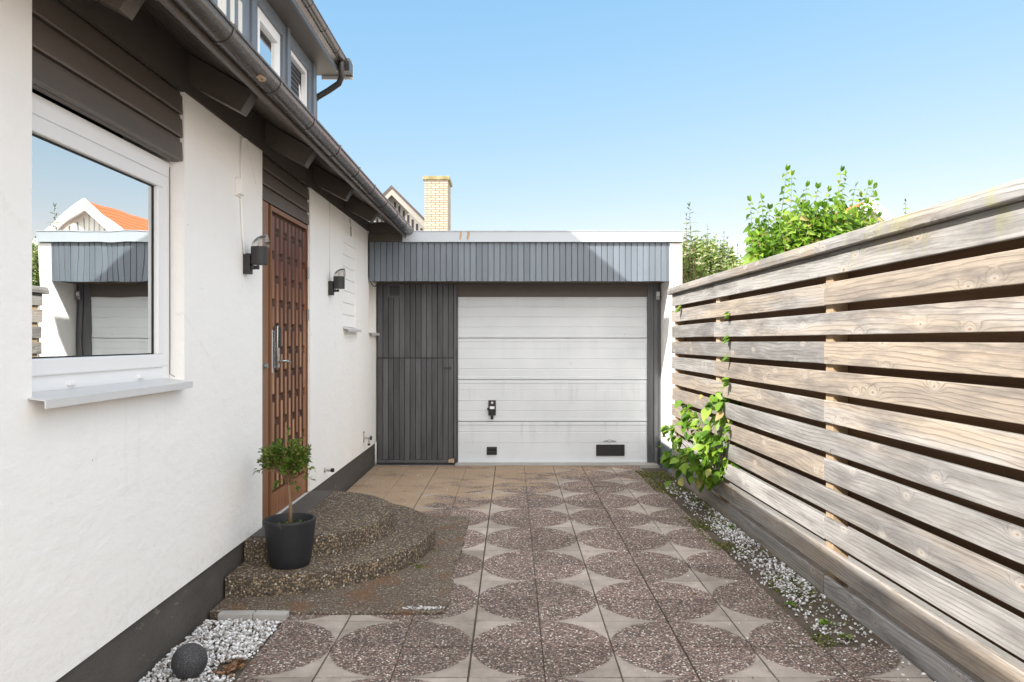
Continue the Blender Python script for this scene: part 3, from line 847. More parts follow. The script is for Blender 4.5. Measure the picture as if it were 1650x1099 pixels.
hp = MB(); hp.box(DX+0.004, DX+0.0105, yh-0.05, yh-0.022, 1.30, 1.61); hp.build('lock_plate', M['sill'], dr, bevel=0.002)
for z in (0.62, 1.75, 2.1):
    hg = MB(); hg.tube([(DX+0.018, 6.412, z-0.05), (DX+0.018, 6.412, z+0.05)], 0.009, 10)
    hg.build('hinge', M['zinc'], dr, smooth=True)
th = MB(); th.box(DX-0.05, DX+0.024, 5.36, 6.435, 0.238, 0.260); th.build('threshold', M['sill'], dr, bevel=0.003)
tb = MB(); tb.tube([(DX+0.03, 5.25, 1.36), (DX+0.052, 5.25, 1.36)], 0.018, 12); tb.build('bell_push', M['zinc'], dr, smooth=True)

# ---- blocked-in slatted opening
sl = MB(); sl.box(WX-0.05, WX-0.016, 7.69, 8.30, 1.66, 2.76)
z = 1.68; k = 0
while z < 2.745:
    h = min(0.118, 2.755-z)
    sl.prism([(WX-0.017, z), (WX-0.003, z), (WX-0.007, z+h-0.012), (WX-0.017, z+h-0.006)], 'y', 7.695, 8.295)
    z += 0.122
slo = sl.build('slatted_shutter', M['plaster'], house); tag(slo, 'white painted slatted panel set flush in the wall')
ss = MB(); ss.prism([(WX-0.02, 1.665), (WX+0.055, 1.645), (WX+0.055, 1.625), (WX+0.06, 1.625), (WX+0.06, 1.65), (WX-0.02, 1.671)], 'y', 7.70, 8.34)
ss.build('sill', M['sill'], slo)
# ---- far window under the garage canopy
fw = MB(); ring(fw, WX-0.14, WX-0.09, 9.10, 9.555, 1.632, 2.258, 0.06)
fwo = fw.build('window', M['pvc'], house, bevel=0.003)
q = MB(); q.box(WX-0.118, WX-0.114, 9.16, 9.495, 1.692, 2.198); q.build('glass', M['glass'], fwo)
q = MB(); q.prism([(WX-0.10, 1.64), (WX+0.045, 1.622), (WX+0.045, 1.595), (WX+0.05, 1.595), (WX+0.05, 1.627), (WX-0.10, 1.646)], 'y', 9.06, 9.55)
q.build('sill', M['sill'], fwo)
q = MB(); pts = []
for k in range(13):
    u = k/12; pts.append((WX+0.02+0.10*u, 9.05+0.03*u, 2.245 - 0.07*math.sin(math.pi*u)))
q.tube([(WX+0.012, 9.02, 2.70), (WX+0.012, 9.02, 2.30)] + pts, 0.006, 6)
cbo = q.build('loose_cable', M['lampblack'], smooth='all'); tag(cbo, 'dark cable drooping from the house corner under the canopy', 'cable')
q = MB(); pts = [(WX+0.006, 7.98, 2.80), (WX+0.02, 7.98, 2.76)]
for k in range(12):
    a = 2*math.pi*k/11; pts.append((WX+0.02, 7.98+0.025*math.sin(a), 2.70 - 0.055*(1-math.cos(a))/1.0 + 0.03))
q.tube(pts, 0.004, 6)
tag(q.build('wire_loop', M['zinc'], smooth='all'), 'small wire loop hanging above the white slatted panel', 'wire')

# ---- eaves: sloping soffit, rafter tails, roof, gutter
SL = 0.577
ex, ez = -1.24, 2.868          # tile edge
def roofz(x): return ez - SL*(x-ex)
sf = MB()
nb = 5
for k in range(nb):
    xa = -1.72 + k*(0.47/nb); xb = xa + 0.47/nb - 0.004
    za, zb = roofz(xa)-0.088, roofz(xb)-0.088
    sf.prism([(xa, za), (xb, zb), (xb, zb+0.02), (xa, za+0.02)], 'y', -3.2, 9.0)
sf.box(-1.72, -1.70, -3.2, 9.0, roofz(-1.71)-0.067, roofz(-1.71)-0.053)
sf.build('soffit', M['dark'], house)
ff = MB(); ff.box(-1.262, -1.244, -3.2, 9.0, 2.745, 2.862); ff.build('fascia_board', M['dark'], house)
for Y in (0.31, 1.54, 2.77, 4.0, 5.23, 6.5, 7.71):
    mb = MB()
    xs = WX+0.0121
    mb.prism([(xs, 2.872), (-1.42, 2.728), (-1.353, 2.837), (xs, roofz(xs)-0.091)], 'y', Y, Y+0.095)
    mb.build('rafter_tail', M['dark'], house, bevel=0.003)
rf = MB()
ys = [-3.3 + 0.06*k for k in range(206)]
def tile_profile(y):
    u = (y/0.30) % 1.0
    return 0.028*(0.5 + 0.5*math.cos(2*math.pi*u)) if u < 0.62 or u > 0.9 else 0.004
rows = []
s_ = 0.0
nrow = 12
xr = []
for r_ in range(nrow):
    xr.append((ex - r_*0.30 + 0.0, 0.030)); xr.append((ex - (r_+1)*0.30 - 0.02 + 0.001*r_, 0.002))
vs = []; fs = []
for (x, up) in xr:
    for y in ys:
        vs.append((x, y, roofz(x) + up - 0.03 + tile_profile(y)))
m = len(ys)
for i in range(len(xr)-1):
    for k in range(m-1):
        if ys[k] > 8.98 and xr[i+1][0] > -1.8: continue
        fs.append((i*m+k, i*m+k+1, (i+1)*m+k+1, (i+1)*m+k))
rf.add(vs, fs)
# underside and edge thickness
xb = xr[-1][0]
rf.add([(ex, -3.3, roofz(ex)-0.05), (ex, 9.0, roofz(ex)-0.05), (xb, 9.0, roofz(xb)-0.05), (xb, -3.3, roofz(xb)-0.05)], [(0,1,2,3)])
rf.add([(ex, -3.3, roofz(ex)-0.05), (ex, 9.0, roofz(ex)-0.05), (ex, 9.0, roofz(ex)+0.004), (ex, -3.3, roofz(ex)+0.004)], [(0,1,2,3)])
rz_ = roofz(xb)
rf.add([(xb, -3.3, rz_-0.02), (xb, 9.0, rz_-0.02), (xb-3.6, 9.0, rz_-2.1), (xb-3.6, -3.3, rz_-2.1)], [(0,1,2,3)])
rf.add([(xb, -3.0, rz_-0.03), (WX, -3.0, roofz(WX)-0.03), (WX, -3.0, 3.0), (xb-3.6, -3.0, 3.0)], [(0,1,2,3)])
rf.build('roof', M['tile'], house, smooth=True, fix=False)

def gutter(mb, xc, zt, y0, y1, r=0.06, th=0.003, seams=(), step=0.65, seam0=0.0):
    n = 14
    def prof(rr, dz=0): return [(xc + rr*math.cos(a), zt + rr*math.sin(a)) for a in [math.pi + math.pi*k/n for k in range(n+1)]]
    o = prof(r); i_ = prof(r-th)[::-1]
    pts = [(xc - r, zt+0.004)] + o + [(xc+r, zt+0.004)] + [(xc+r-th, zt+0.004)] + i_ + [(xc-r+th, zt+0.004)]
    mb.prism(pts, 'y', y0, y1, rnd=0.5)
    # rolled rim
    mb.tube([(xc+r, y0, zt+0.004), (xc+r, y1, zt+0.004)], 0.008, 8, rnd=0.5)
def gutter_band(xc, zt, y, r=0.0635, wd=0.02):
    mb = MB(); n = 14
    o = [(xc + r*math.cos(a), zt + r*math.sin(a)) for a in [math.pi + math.pi*k/n for k in range(n+1)]]
    i_ = [(xc + (r-0.004)*math.cos(a), zt + (r-0.004)*math.sin(a)) for a in [math.pi + math.pi*k/n for k in range(n+1)]][::-1]
    mb.prism([(xc-r, zt+0.008)] + o + [(xc+r+0.006, zt+0.014), (xc+r+0.002, zt+0.018), (xc+r-0.008, zt+0.014)] + i_ + [(xc-r+0.004, zt+0.008)], 'y', y, y+wd)
    return mb
gm = MB(); gutter(gm, -1.213, 2.826, -3.2, 8.95)
# closed end
gm.prism([(-1.213 + 0.06*math.cos(a), 2.826 + 0.06*math.sin(a)) for a in [math.pi + math.pi*k/14 for k in range(15)]], 'y', 8.95, 8.955)
gut = gm.build('gutter', M['gutter'], house, smooth=True)
for k in range(12):
    y = 1.87 + 0.652*k - 0.01
    if y > 8.8: break
    gutter_band(-1.213, 2.826, y).build('gutter_joint', M['gutter'], gut, smooth=True)
bd = MB()
bp = Vector((-1.213 + 0.0605*math.cos(R(-38)), 3.62, 2.826 + 0.0605*math.sin(R(-38))))
pts = []
for k in range(11):
    a = 2*math.pi*k/11; rr = random.uniform(0.5, 1.0)
    yy = bp.y + 0.055*math.cos(a)*rr; an = R(-62) + R(24)*math.sin(a)*rr
    pts.append((-1.213 + 0.0612*math.cos(an), yy, 2.826 + 0.0612*math.sin(an)))
bd.add(pts, [tuple(range(11))]); bd.build('paint_chip', M['post'], gut, fix=False)

# ---- dormer
dm = MB()
DWX = -2.55
YN, YF = 6.42, 10.0
zs = 5.075
dm.box(-4.6, DWX-0.10, YN, YF, 3.55, zs)
dmo = dm.build('dormer', M['greyboard'], house); 
dmo_p = MB()
def dbox(y0, y1, z0, z1, x=DWX, t_=0.1, rnd=None): dmo_p.box(x-t_, x, y0, y1, z0, z1, rnd)
# corner posts and mullions as narrow upright boards
for (y0, y1) in ((7.33, 7.68), (8.52, 8.84), (9.63, 10.0)):
    n = 3; h = (y1-y0)/n
    for k in range(n):
        dbox(y0+k*h+0.006, y0+(k+1)*h-0.006, 3.6, zs, DWX + (0.025 if k == 1 else 0.0))
dbox(7.68, 8.52, 4.93, zs); dbox(8.84, 9.63, 4.93, zs)
dbox(7.68, 8.52, 3.6, 3.88); dbox(8.84, 9.63, 3.6, 3.88)
dmo_p.build('upright_boards', M['greyboard'], dmo, bevel=0.004)
sid = MB()
for k in range(9):
    y0 = YN + k*0.101
    wht = k in (2, 3, 5, 7)
    sid.box(DWX-0.1, DWX+0.004*(k % 2), y0, y0+0.097, 3.6, 4.78 - 0.06*(k % 3) if wht else zs, mi=1 if wht else 0)
    if wht: sid.box(DWX-0.1, DWX+0.002, y0, y0+0.097, 4.78 - 0.06*(k % 3)+0.002, zs)
sid.build('dormer_cladding', [M['greyboard'], M['white_boards']], dmo)
for (y0, y1, op) in ((7.68, 8.52, 0), (8.84, 9.63, 1)):
    mb = MB(); ring(mb, DWX-0.09, DWX-0.03, y0, y1, 3.88, 4.93, 0.055)
    if not op: ring(mb, DWX-0.08, DWX-0.02, y0+0.06, y1-0.06, 3.94, 4.87, 0.065)
    wo_ = mb.build('dormer_window', M['pvc'], dmo, bevel=0.003)
    # sub-parts stay one level deeper than the dormer only: glass as dormer parts
    g_ = MB()
    if op:
        mt = Matrix.Translation((DWX-0.055, 0, 3.94)) @ Matrix.Rotation(R(-5), 4, 'Y') @ Matrix.Translation((-(DWX-0.055), 0, -3.94))
        s2 = MB()
        for (a, b, c_, d_) in ((y0+.06, y1-.06, 3.94, 4.005), (y0+.06, y1-.06, 4.80, 4.865), (y0+.06, y0+.125, 4.005, 4.80), (y1-.125, y1-.06, 4.005, 4.80)):
            s2.box(DWX-0.08, DWX-0.03, a, b, c_, d_, mat=mt)
        s2.build('tilted_sash', M['pvc'], dmo, bevel=0.003)
        g_.box(DWX-0.06, DWX-0.056, y0+.125, y1-.125, 4.005, 4.80, mat=mt)
        g_.build('dormer_glass', M['glass'], dmo)
        gr_ = MB()
        for k in range(0):
            gr_.box(DWX-0.097, DWX-0.093, y0+0.06+k*0.06, y0+0.066+k*0.06, 3.94, 4.87)
        for k in range(16):
            gr_.box(DWX-0.0965, DWX-0.0935, y0+0.06, y1-0.06, 3.94+k*0.06, 3.946+k*0.06)
        gr_.build('insect_screen', M['zinc'], dmo)
        bk = MB(); bk.box(DWX-0.0995, DWX-0.098, y0+0.056, y1-0.056, 3.94, 4.87); bk.build('dark_interior', M['slot'], dmo)
    else:
        g_.box(DWX-0.06, DWX-0.056, y0+.125, y1-.125, 4.005, 4.805); g_.build('dormer_glass', M['glass'], dmo)
        b_ = MB(); b_.box(DWX-0.085, DWX-0.08, y0+.13, y1-.13, 4.45, 4.80); b_.build('blind', M['blind'], dmo)
es_ = MB(); es_.box(-4.8, -2.30, 6.16, 10.22, zs, zs+0.03)
es_.build('dormer_soffit', M['dark'], dmo)
fb = MB(); fb.box(-2.305, -2.28, 6.16, 10.06, zs-0.012, zs+0.13); fb.build('dormer_fascia', M['greyboard'], dmo)
dr_ = MB()
dr_.prism([(-2.20, zs+0.142), (-2.20, zs+0.165), (-4.9, zs+0.36), (-4.9, zs+0.032), (-2.278, zs+0.032)], 'y', 6.12, 10.24)
dr_.box(-2.22, -2.13, 10.02, 10.24, zs-0.005, zs+0.16)
dr_.build('dormer_roof', M['gutter'], dmo)
vb = MB(); vb.box(-2.55, -2.13, 10.245, 10.27, zs-0.04, zs+0.17); vb.build('verge_board', M['sill'], dmo)
g2 = MB(); gutter(g2, -2.222, zs+0.135, 6.14, 10.0); g2o = g2.build('dormer_gutter', M['gutter'], dmo, smooth=True)
for y in (7.0, 7.65, 8.3, 8.95, 9.6):
    gutter_band(-2.222, zs+0.135, y).build('dormer_gutter_joint', M['gutter'], dmo, smooth=True)
dp = MB(); dp.tube([(-2.222, 9.95, zs+0.09), (-2.222, 9.96, zs-0.01), (-2.225, 9.99, zs-0.10), (-2.27, 10.03, zs-0.17), (-2.40, 10.05, zs-0.25), (-2.56, 10.06, zs-0.34), (-2.60, 10.06, zs-0.40), (-2.60, 10.06, 3.2)], 0.040, 14)
dp.build('downpipe', M['gutter'], dmo, smooth=True)

# ================================================================== GARAGE
GY = 9.57
garage = empty('garage', (0, 9.6, 0), 'flat-roofed garage with grey boarded fascia and a white door closing the driveway', 'garage')
b = MB()
b.box(-1.69, -0.70, GY+0.06, GY+0.18, -0.05, 2.70); b.box(-0.70, 1.70, GY+0.10, GY+0.18, 2.08, 2.70)
b.box(1.71, 1.862, GY+0.02, GY+0.18, -0.05, 2.70)
b.box(-1.69, -1.5, GY+0.18, 15.5, -0.05, 2.70); b.box(1.862, 2.005, GY, 15.5, -0.05, 2.70); b.box(-1.5, 1.862, 15.3, 15.5, -0.05, 2.70)
b.build('wall', M['plaster'], garage)
wg = MB(); wg.box(1.862, 2.008, 9.03, GY-0.003, -0.05, 2.688)
wgo = wg.build('wing_wall', M['plaster'], garage)
wp = MB(); wp.box(1.845, 1.861, 8.99, GY-0.03, -0.05, 0.27); wp.box(1.846, 2.01, 8.985, 9.028, -0.05, 0.268); wp.build('wing_plinth', M['greyboard'], garage, bevel=0.003)
rr = MB(); rr.box(-1.71, 2.02, 9.06, 15.6, 2.70, 2.815)
rr.build('roof', M['tile'], garage)
so_ = MB()
for k in range(7): so_.box(-1.69, 1.86, 9.065+k*0.072, 9.065+k*0.072+0.068, 2.245, 2.262)
so_.build('soffit', M['dark'], garage)
fa = MB(); fa.box(-1.69, 1.855, 9.05, 9.062, 2.244, 2.70, rnd=0.1)
x = -1.692; 
while x < 1.85:
    wdt = min(0.0695, 1.858-x)
    fa.prism([(x+0.0005, 9.05), (x+0.0005, 9.036), (x+0.005, 9.030), (x+wdt-0.006, 9.030), (x+wdt-0.0015, 9.036), (x+wdt-0.0015, 9.05)], 'z', 2.236 + random.uniform(-0.002, 0.002), 2.699)
    x += 0.0705
fa.build('fascia_boards', M['greyboard'], garage)
tr = MB(); tr.box(-1.29, 2.012, 8.998, 9.058, 2.701, 2.822)
tr.box(-1.295, 2.016, 8.990, 9.062, 2.818, 2.828); tr.box(-1.291, 2.014, 8.992, 9.0, 2.695, 2.706)
tr.build('roof_trim', M['trimwhite'], garage)
dk = MB(); dk.box(-1.686, -1.292, 9.01, 9.05, 2.702, 2.80); dk.box(-1.686, -1.30, 9.0, 9.05, 2.804, 2.93); dk.build('eave_closure', M['dark'], garage, bevel=0.003)
for (x, z, s) in ((-0.605, 2.765, 1.0), (-0.515, 2.765, 1.3)):
    pts = [(x + dx*s, 8.9965, z + dz) for dx, dz in ((-.008,.05),(.012,.055),(.016,.02),(.008,-.02),(-.004,-.05),(-.016,-.03),(-.010,.01))]
    fk = MB(); fk.add(pts, [tuple(range(7))])
    fk.build('peeled_paint', M['post'], garage, fix=False)
# boarded front with a low gate
def px2x(px): return (px - 825.5)*GY/F
pn = MB(); pn.box(px2x(607), px2x(735), GY+0.012, GY+0.058, -0.02, 2.26, rnd=0.1)
n = 14; xa0 = px2x(609); xb0 = px2x(732); pw = (xb0-xa0)/n
for k in range(n):
    a = xa0 + k*pw
    pn.prism([(a+0.0005, GY+0.012), (a+0.0005, GY-0.004), (a+0.004, GY-0.009), (a+pw-0.006, GY-0.009), (a+pw-0.003, GY-0.004), (a+pw-0.003, GY+0.012)], 'z', 1.328, 2.25)
pn.build('wall_boards', M['panelboard'], garage)
gt = MB()
for k in range(n):
    a = xa0 + k*pw
    gt.prism([(a+0.0005, GY+0.011), (a+0.0005, GY-0.012), (a+0.004, GY-0.017), (a+pw-0.006, GY-0.017), (a+pw-0.003, GY-0.012), (a+pw-0.003, GY+0.011)], 'z', 0.05 + random.uniform(0, .004), 1.308)
gt.box(xa0-0.005, xb0+0.004, GY-0.0085, GY+0.0112, 1.3085, 1.3275, mi=1)
gt.box(xa0-0.005, xb0-0.06, GY-0.024, GY+0.011, 0.012, 0.049)
gto = gt.build('low_gate', [M['panelboard'], M['black']], garage)
for k in range(n):
    for z in (1.20, 0.14):
        a = xa0 + (k+0.5)*pw; nl = MB(); nl.tube([(a, GY-0.0165, z), (a, GY-0.0195, z)], 0.0045, 6)
        nl.build('nail', M['black'], gto)
lt = MB(); lt.box(xb0-0.12, xb0-0.03, GY-0.030, GY-0.018, 1.185, 1.20); lt.box(xb0-0.05, xb0-0.04, GY-0.034, GY-0.018, 1.17, 1.215); lt.build('latch', M['black'], gto)
wdg = MB(); wdg.prism([(px2x(723), 0.015), (px2x(735), 0.01), (px2x(735), 0.07), (px2x(724), 0.055)], 'y', GY-0.03, GY-0.0245); wdg.build('bare_wood_patch', M['post'], garage)
# frame round the door
fm = MB()
fm.box(px2x(732.5), px2x(735.8), GY-0.030, GY+0.01, -0.02, 2.25)
fm.box(px2x(735.8)+0.0005, px2x(738.4), GY-0.012, GY+0.06, -0.02, 2.25)
fm.build('door_jamb', M['panelboard'], garage, bevel=0.002)
fm = MB()
fm.box(px2x(1043.5), px2x(1048), GY-0.006, GY+0.06, -0.02, 2.25); fm.box(px2x(1048)+0.0005, px2x(1054), GY+0.002, GY+0.06, -0.02, 2.25)
fm.box(px2x(1054)+0.0005, px2x(1060), GY-0.018, GY+0.06, -0.02, 2.25); fm.box(px2x(1060)+0.0005, 1.860, GY-0.004, GY+0.06, -0.02, 2.25)
fm.build('door_jamb', M['panelboard'], garage, bevel=0.002)
ln = MB(); ln.box(px2x(738.8), px2x(1043.2), GY-0.002, GY+0.06, 2.082, 2.25); ln.build('lintel', M['dark'], garage)
# sectional door
gdx0, gdx1 = px2x(738.6), px2x(1043.3)
gd = MB()
secs = [-0.002 + 0.5225*k for k in range(5)]
for s in range(4):
    z0, z1 = secs[s]+0.003, secs[s+1]-0.003
    # profile with shallow ribs: list of (y offset, z)
    prof = [(0.0, z0), (-0.008, z0+0.006), (-0.008, z0+0.035), (-0.002, z0+0.040)]
    for fr_, dp_ in ((0.26, 0.004), (0.50, 0.006), (0.755, 0.004)):
        zc = z0 + (z1-z0)*fr_
        prof += [(-0.002, zc-0.008), (-0.002+dp_, zc-0.003), (-0.002+dp_, zc+0.003), (-0.002-0.002, zc+0.008), (-0.002, zc+0.016)]
    prof += [(-0.002, z1-0.045), (-0.008, z1-0.040), (-0.008, z1-0.008), (0.0, z1)]
    pts = [(GY+0.014 + a, zz) for a, zz in prof] + [(GY+0.055, z1), (GY+0.055, z0)]
    gd.prism(pts, 'x', gdx0, gdx1)
gdo = gd.build('garage_door', M['gdoor'], garage)
tag(gdo, 'white sectional garage door with streaks of dirt')
gs = MB(); gs.box(gdx0, gdx1, GY+0.013, GY+0.05, -0.022, -0.001); gs.build('bottom_seal', M['rubber'], gdo)
YD = GY+0.012-0.004
def D(px, py): return px2x(px), H + (550-py)*GY/F
hx, hz = D(793.5, 659)
hm = MB(); hm.box(hx-0.046, hx+0.046, YD-0.022, YD, hz-0.085, hz+0.105); hm.tube([(hx, YD-0.02, hz-0.01), (hx, YD-0.05, hz-0.01)], 0.022, 12)
hm.box(hx-0.017, hx+0.017, YD-0.062, YD-0.045, hz-0.13, hz+0.015); hm.box(hx-0.062, hx-0.04, YD-0.03, YD-0.01, hz-0.015, hz+0.012)
hmo = hm.build('handle', M['black'], gdo, bevel=0.005)
hk = MB(); hk.tube([(hx, YD-0.0225, hz+0.075), (hx, YD-0.03, hz+0.075)], 0.016, 12); hk.build('lock_cylinder', M['steel'], gdo)
hk = MB(); hk.box(hx-0.028, hx+0.03, YD-0.0665, YD-0.0625, hz+0.0, hz+0.034); hk.build('handle_sticker', M['pvc'], gdo)
px_, pz_ = D(793, 727)
pm = MB(); pm.box(px_-0.064, px_+0.064, YD-0.012, YD, pz_-0.050, pz_+0.050); pm.box(px_-0.055, px_+0.055, YD-0.030, YD-0.012, pz_-0.040, pz_-0.005); pm.box(px_-0.055, px_+0.055, YD-0.026, YD-0.012, pz_+0.012, pz_+0.040)
pm.build('pull_grip', M['black'], gdo, bevel=0.006)
vx, vz = D(984, 726)
vm = MB(); ringx = (vx-0.178, vx+0.178, vz-0.07, vz+0.07)
vm.box(ringx[0], ringx[1], YD-0.010, YD, ringx[2], ringx[2]+0.014); vm.box(ringx[0], ringx[1], YD-0.010, YD, ringx[3]-0.014, ringx[3]); vm.box(ringx[0], ringx[0]+0.014, YD-0.010, YD, ringx[2]+.014, ringx[3]-.014); vm.box(ringx[1]-0.014, ringx[1], YD-0.010, YD, ringx[2]+.014, ringx[3]-.014)
vm.box(ringx[0]+.014, ringx[1]-.014, YD-0.002, YD, ringx[2]+.014, ringx[3]-.014)
for k in range(6): vm.box(ringx[0]+.016, ringx[1]-.016, YD-0.007, YD-0.003, ringx[2]+.018+k*0.018, ringx[2]+.027+k*0.018)
vm.build('vent_grille', M['lampblack'], gdo)
# oval maker's emblem with a bar and side wings
ex_, ez_ = D(983, 711)
em = MB()
em.prism([(ex_+0.030*math.cos(a), ez_+0.016*math.sin(a)) for a in [2*math.pi*k/16 for k in range(16)]], 'y', YD-0.005, YD-0.001)
for s in (-1, 1):
    em.prism([(ex_+s*0.024, ez_+0.010), (ex_+s*0.085, ez_-0.002), (ex_+s*0.075, ez_-0.012), (ex_+s*0.024, ez_-0.012)], 'y', YD-0.004, YD-0.001)
em.build('emblem', M['zinc'], gdo)
e2 = MB(); e2.box(ex_-0.018, ex_+0.018, YD-0.007, YD-0.0052, ez_-0.006, ez_+0.005); e2.build('emblem_bar', M['pvc'], gdo)
# vent on the boards, door sill, light sensor
vx, vz = D(637, 469)
vg = MB(); vg.box(vx-0.09, vx+0.09, GY-0.022, GY-0.0095, vz-0.085, vz+0.085)
for k in range(6): vg.box(vx-0.055, vx+0.055, GY-0.033, GY-0.0225, vz-0.06+k*0.021, vz-0.05+k*0.021)
vg.box(vx-0.06, vx+0.06, GY-0.0235, GY-0.0225, vz-0.066, vz+0.062, mi=1)
vg.build('air_vent', [M['panelboard'], M['black']], garage)
cs = MB(); cs.box(px2x(735), 1.80, 9.40, GY+0.011, -0.05, 0.010); 
tag(cs.build('door_sill', M['concrete'], bevel=0.004), 'narrow pale concrete sill in front of the white garage door', 'door sill')
sx, sz = D(1059.5, 477)
sb = MB(); sb.box(sx-0.026, sx+0.026, GY-0.058, GY-0.018, sz-0.055, sz+0.055)
sbo = sb.build('key_switch', M['zinc'], bevel=0.006); tag(sbo, 'small grey switch box on the frame right of the garage door', 'switch')
s2 = MB(); s2.box(sx-0.017, sx+0.017, GY-0.062, GY-0.0585, sz-0.005, sz+0.04); s2.build('cover_plate', M['pvc'], sbo)
sbo2 = MB(); sbo2.tube([(1.80, GY-0.03, -0.01), (1.80, GY-0.03, 0.16), (1.80, GY+0.0, 0.18)], 0.028, 12); tag(sbo2.build('drain_pipe_stub', M['panelboard'], smooth=True), 'short grey pipe stub at the foot of the garage door frame', 'pipe')

# ================================================================== WALL FITTINGS
def lamp(Y, label):
    t_ = empty('wall_lamp', (WX, Y, 2.0), label, 'wall lamp', 'wall lamps beside the front door')
    mb = MB(); mb.box(WX, WX+0.045, Y-0.03, Y+0.03, 1.955, 2.085); mb.box(WX+0.045, WX+0.07, Y-0.02, Y+0.02, 1.985, 2.01)
    mb.tube([(WX+0.085, Y, 1.985), (WX+0.085, Y, 2.01)], 0.012, 8)
    mb.build('bracket', M['lampblack'], t_, bevel=0.005)
    mb = MB(); cx = WX+0.095; n = 28
    def D2(a, r=0.052): return (cx + r*math.cos(a), Y + r*math.sin(a))
    ringp = [D2(2*math.pi*k/n) for k in range(n)]
    mb.prism(ringp, 'z', 2.015, 2.128); mb.build('body', M['lampblack'], t_, smooth=True, bevel=0.002)
    # clear hood: a quarter dome, highest at its flat outer side
    mb = MB(); vs = []; fs = []
    nu, nv = 10, 16
    for i in range(nu+1):
        u = i/nu
        for j in range(nv+1):
            v = math.pi*j/nv
            xx = cx + 0.050 - 0.100*math.cos(u*math.pi/2)
            rad = 0.050*math.sqrt(max(0.0, 1 - ((xx-cx)/0.0505)**2)) if u < 1 else 0.0
            rad = max(rad, 0.012) if u > 0 else 0.0
            rad = 0.05*math.sin(min(1, (xx-(cx-0.05))/0.05)*math.pi/2)
            hh = 0.075*math.sin(u*math.pi/2)
            vs.append((xx, Y + rad*math.cos(v), 2.130 + hh*math.sin(v)))
    for i in range(nu):
        for j in range(nv):
            a = i*(nv+1)+j; fs.append((a, a+1, a+nv+2, a+nv+1))
    c0 = nu*(nv+1); fs.append(tuple(c0+j for j in range(nv+1)))
    mb.add(vs, fs); mb.build('glass_hood', M['clearglass'], t_, smooth=True)
    mb = MB(); mb.tube([(cx, Y, 2.128), (cx, Y, 2.150)], 0.014, 12); mb.lathe([(0.0, 0.0), (0.012, 0.004), (0.015, 0.016), (0.009, 0.03), (0.0, 0.035)], (cx, Y, 2.15), 12)
    mb.build('bulb', M['pvc'], t_, smooth=True)
    return t_
lamp(4.86, 'dark cylinder wall lamp with clear hood, left of the wooden door')
lamp(7.10, 'dark cylinder wall lamp with clear hood, right of the wooden door')
jb_ = empty('junction_box', (WX, 4.73, 2.48), 'small white junction box above the nearer wall lamp', 'junction box')
mb = MB(); mb.box(WX, WX+0.038, 4.70, 4.765, 2.435, 2.535); mb.build('box', M['plaster'], jb_, bevel=0.004)
mb = MB(); mb.box(WX, WX+0.014, 4.688, 4.777, 2.425, 2.434); mb.build('flange', M['plaster'], jb_)
mb = MB(); mb.box(WX, WX+0.014, 4.688, 4.777, 2.536, 2.545); mb.build('flange', M['plaster'], jb_)
mb = MB(); mb.tube([(WX+0.006, 4.78, 2.80), (WX+0.010, 4.775, 2.56), (WX+0.010, 4.775, 2.40), (WX+0.010, 4.80, 2.20), (WX+0.012, 4.83, 2.08)], 0.006, 8); mb.tube([(WX+0.006, 4.90, 2.815), (WX+0.008, 4.84, 2.812), (WX+0.008, 4.79, 2.80), (WX+0.008, 4.78, 2.77)], 0.005, 8)
tag(mb.build('lamp_cable', M['plaster'], smooth='all'), 'white painted cable running down the wall to the nearer lamp', 'cable')
mb = MB(); mb.tube([(WX+0.004, 7.12, 2.815), (WX+0.005, 7.125, 2.5), (WX+0.005, 7.12, 2.08)], 0.004, 8)
for z in (2.7, 2.4): mb.box(WX, WX+0.010, 7.117, 7.13, z, z+0.008)
tag(mb.build('lamp_cable', M['plaster'], smooth='all'), 'white painted cable running down the wall to the farther lamp', 'cable')
ds = empty('door_stop', (WX, 6.93, 0.36), 'steel door stop with black rubber tip on the wall right of the door', 'door stop')
mb = MB(); mb.tube([(WX, 6.93, 0.36), (WX+0.006, 6.93, 0.36)], 0.024, 14); mb.tube([(WX+0.004, 6.93, 0.36), (WX+0.062, 6.93, 0.36)], 0.012, 12); mb.build('rod', M['steel'], ds, smooth=True)
mb = MB(); mb.tube([(WX+0.060, 6.93, 0.36), (WX+0.088, 6.93, 0.36)], 0.018, 12); mb.build('rubber_tip', M['rubber'], ds, smooth=True)
tp = empty('garden_tap', (WX, 8.76, 0.42), 'garden tap on the white wall near the garage boards', 'tap')
mb = MB(); mb.box(WX, WX+0.006, 8.74, 8.78, 0.37, 0.50); mb.tube([(WX+0.004, 8.76, 0.42), (WX+0.075, 8.76, 0.42)], 0.012, 10); mb.tube([(WX+0.05, 8.76, 0.42), (WX+0.06, 8.76, 0.385), (WX+0.062, 8.76, 0.355)], 0.011, 10)
mb.build('spout', M['steel'], tp, smooth=True)
mb = MB(); mb.tube([(WX+0.078, 8.76, 0.42), (WX+0.095, 8.76, 0.42)], 0.025, 12); mb.build('knob', M['black'], tp, smooth=True)
mb = MB(); mb.tube([(WX+0.062, 8.76, 0.358), (WX+0.062, 8.76, 0.335)], 0.015, 10); mb.build('nozzle', M['black'], tp, smooth=True)

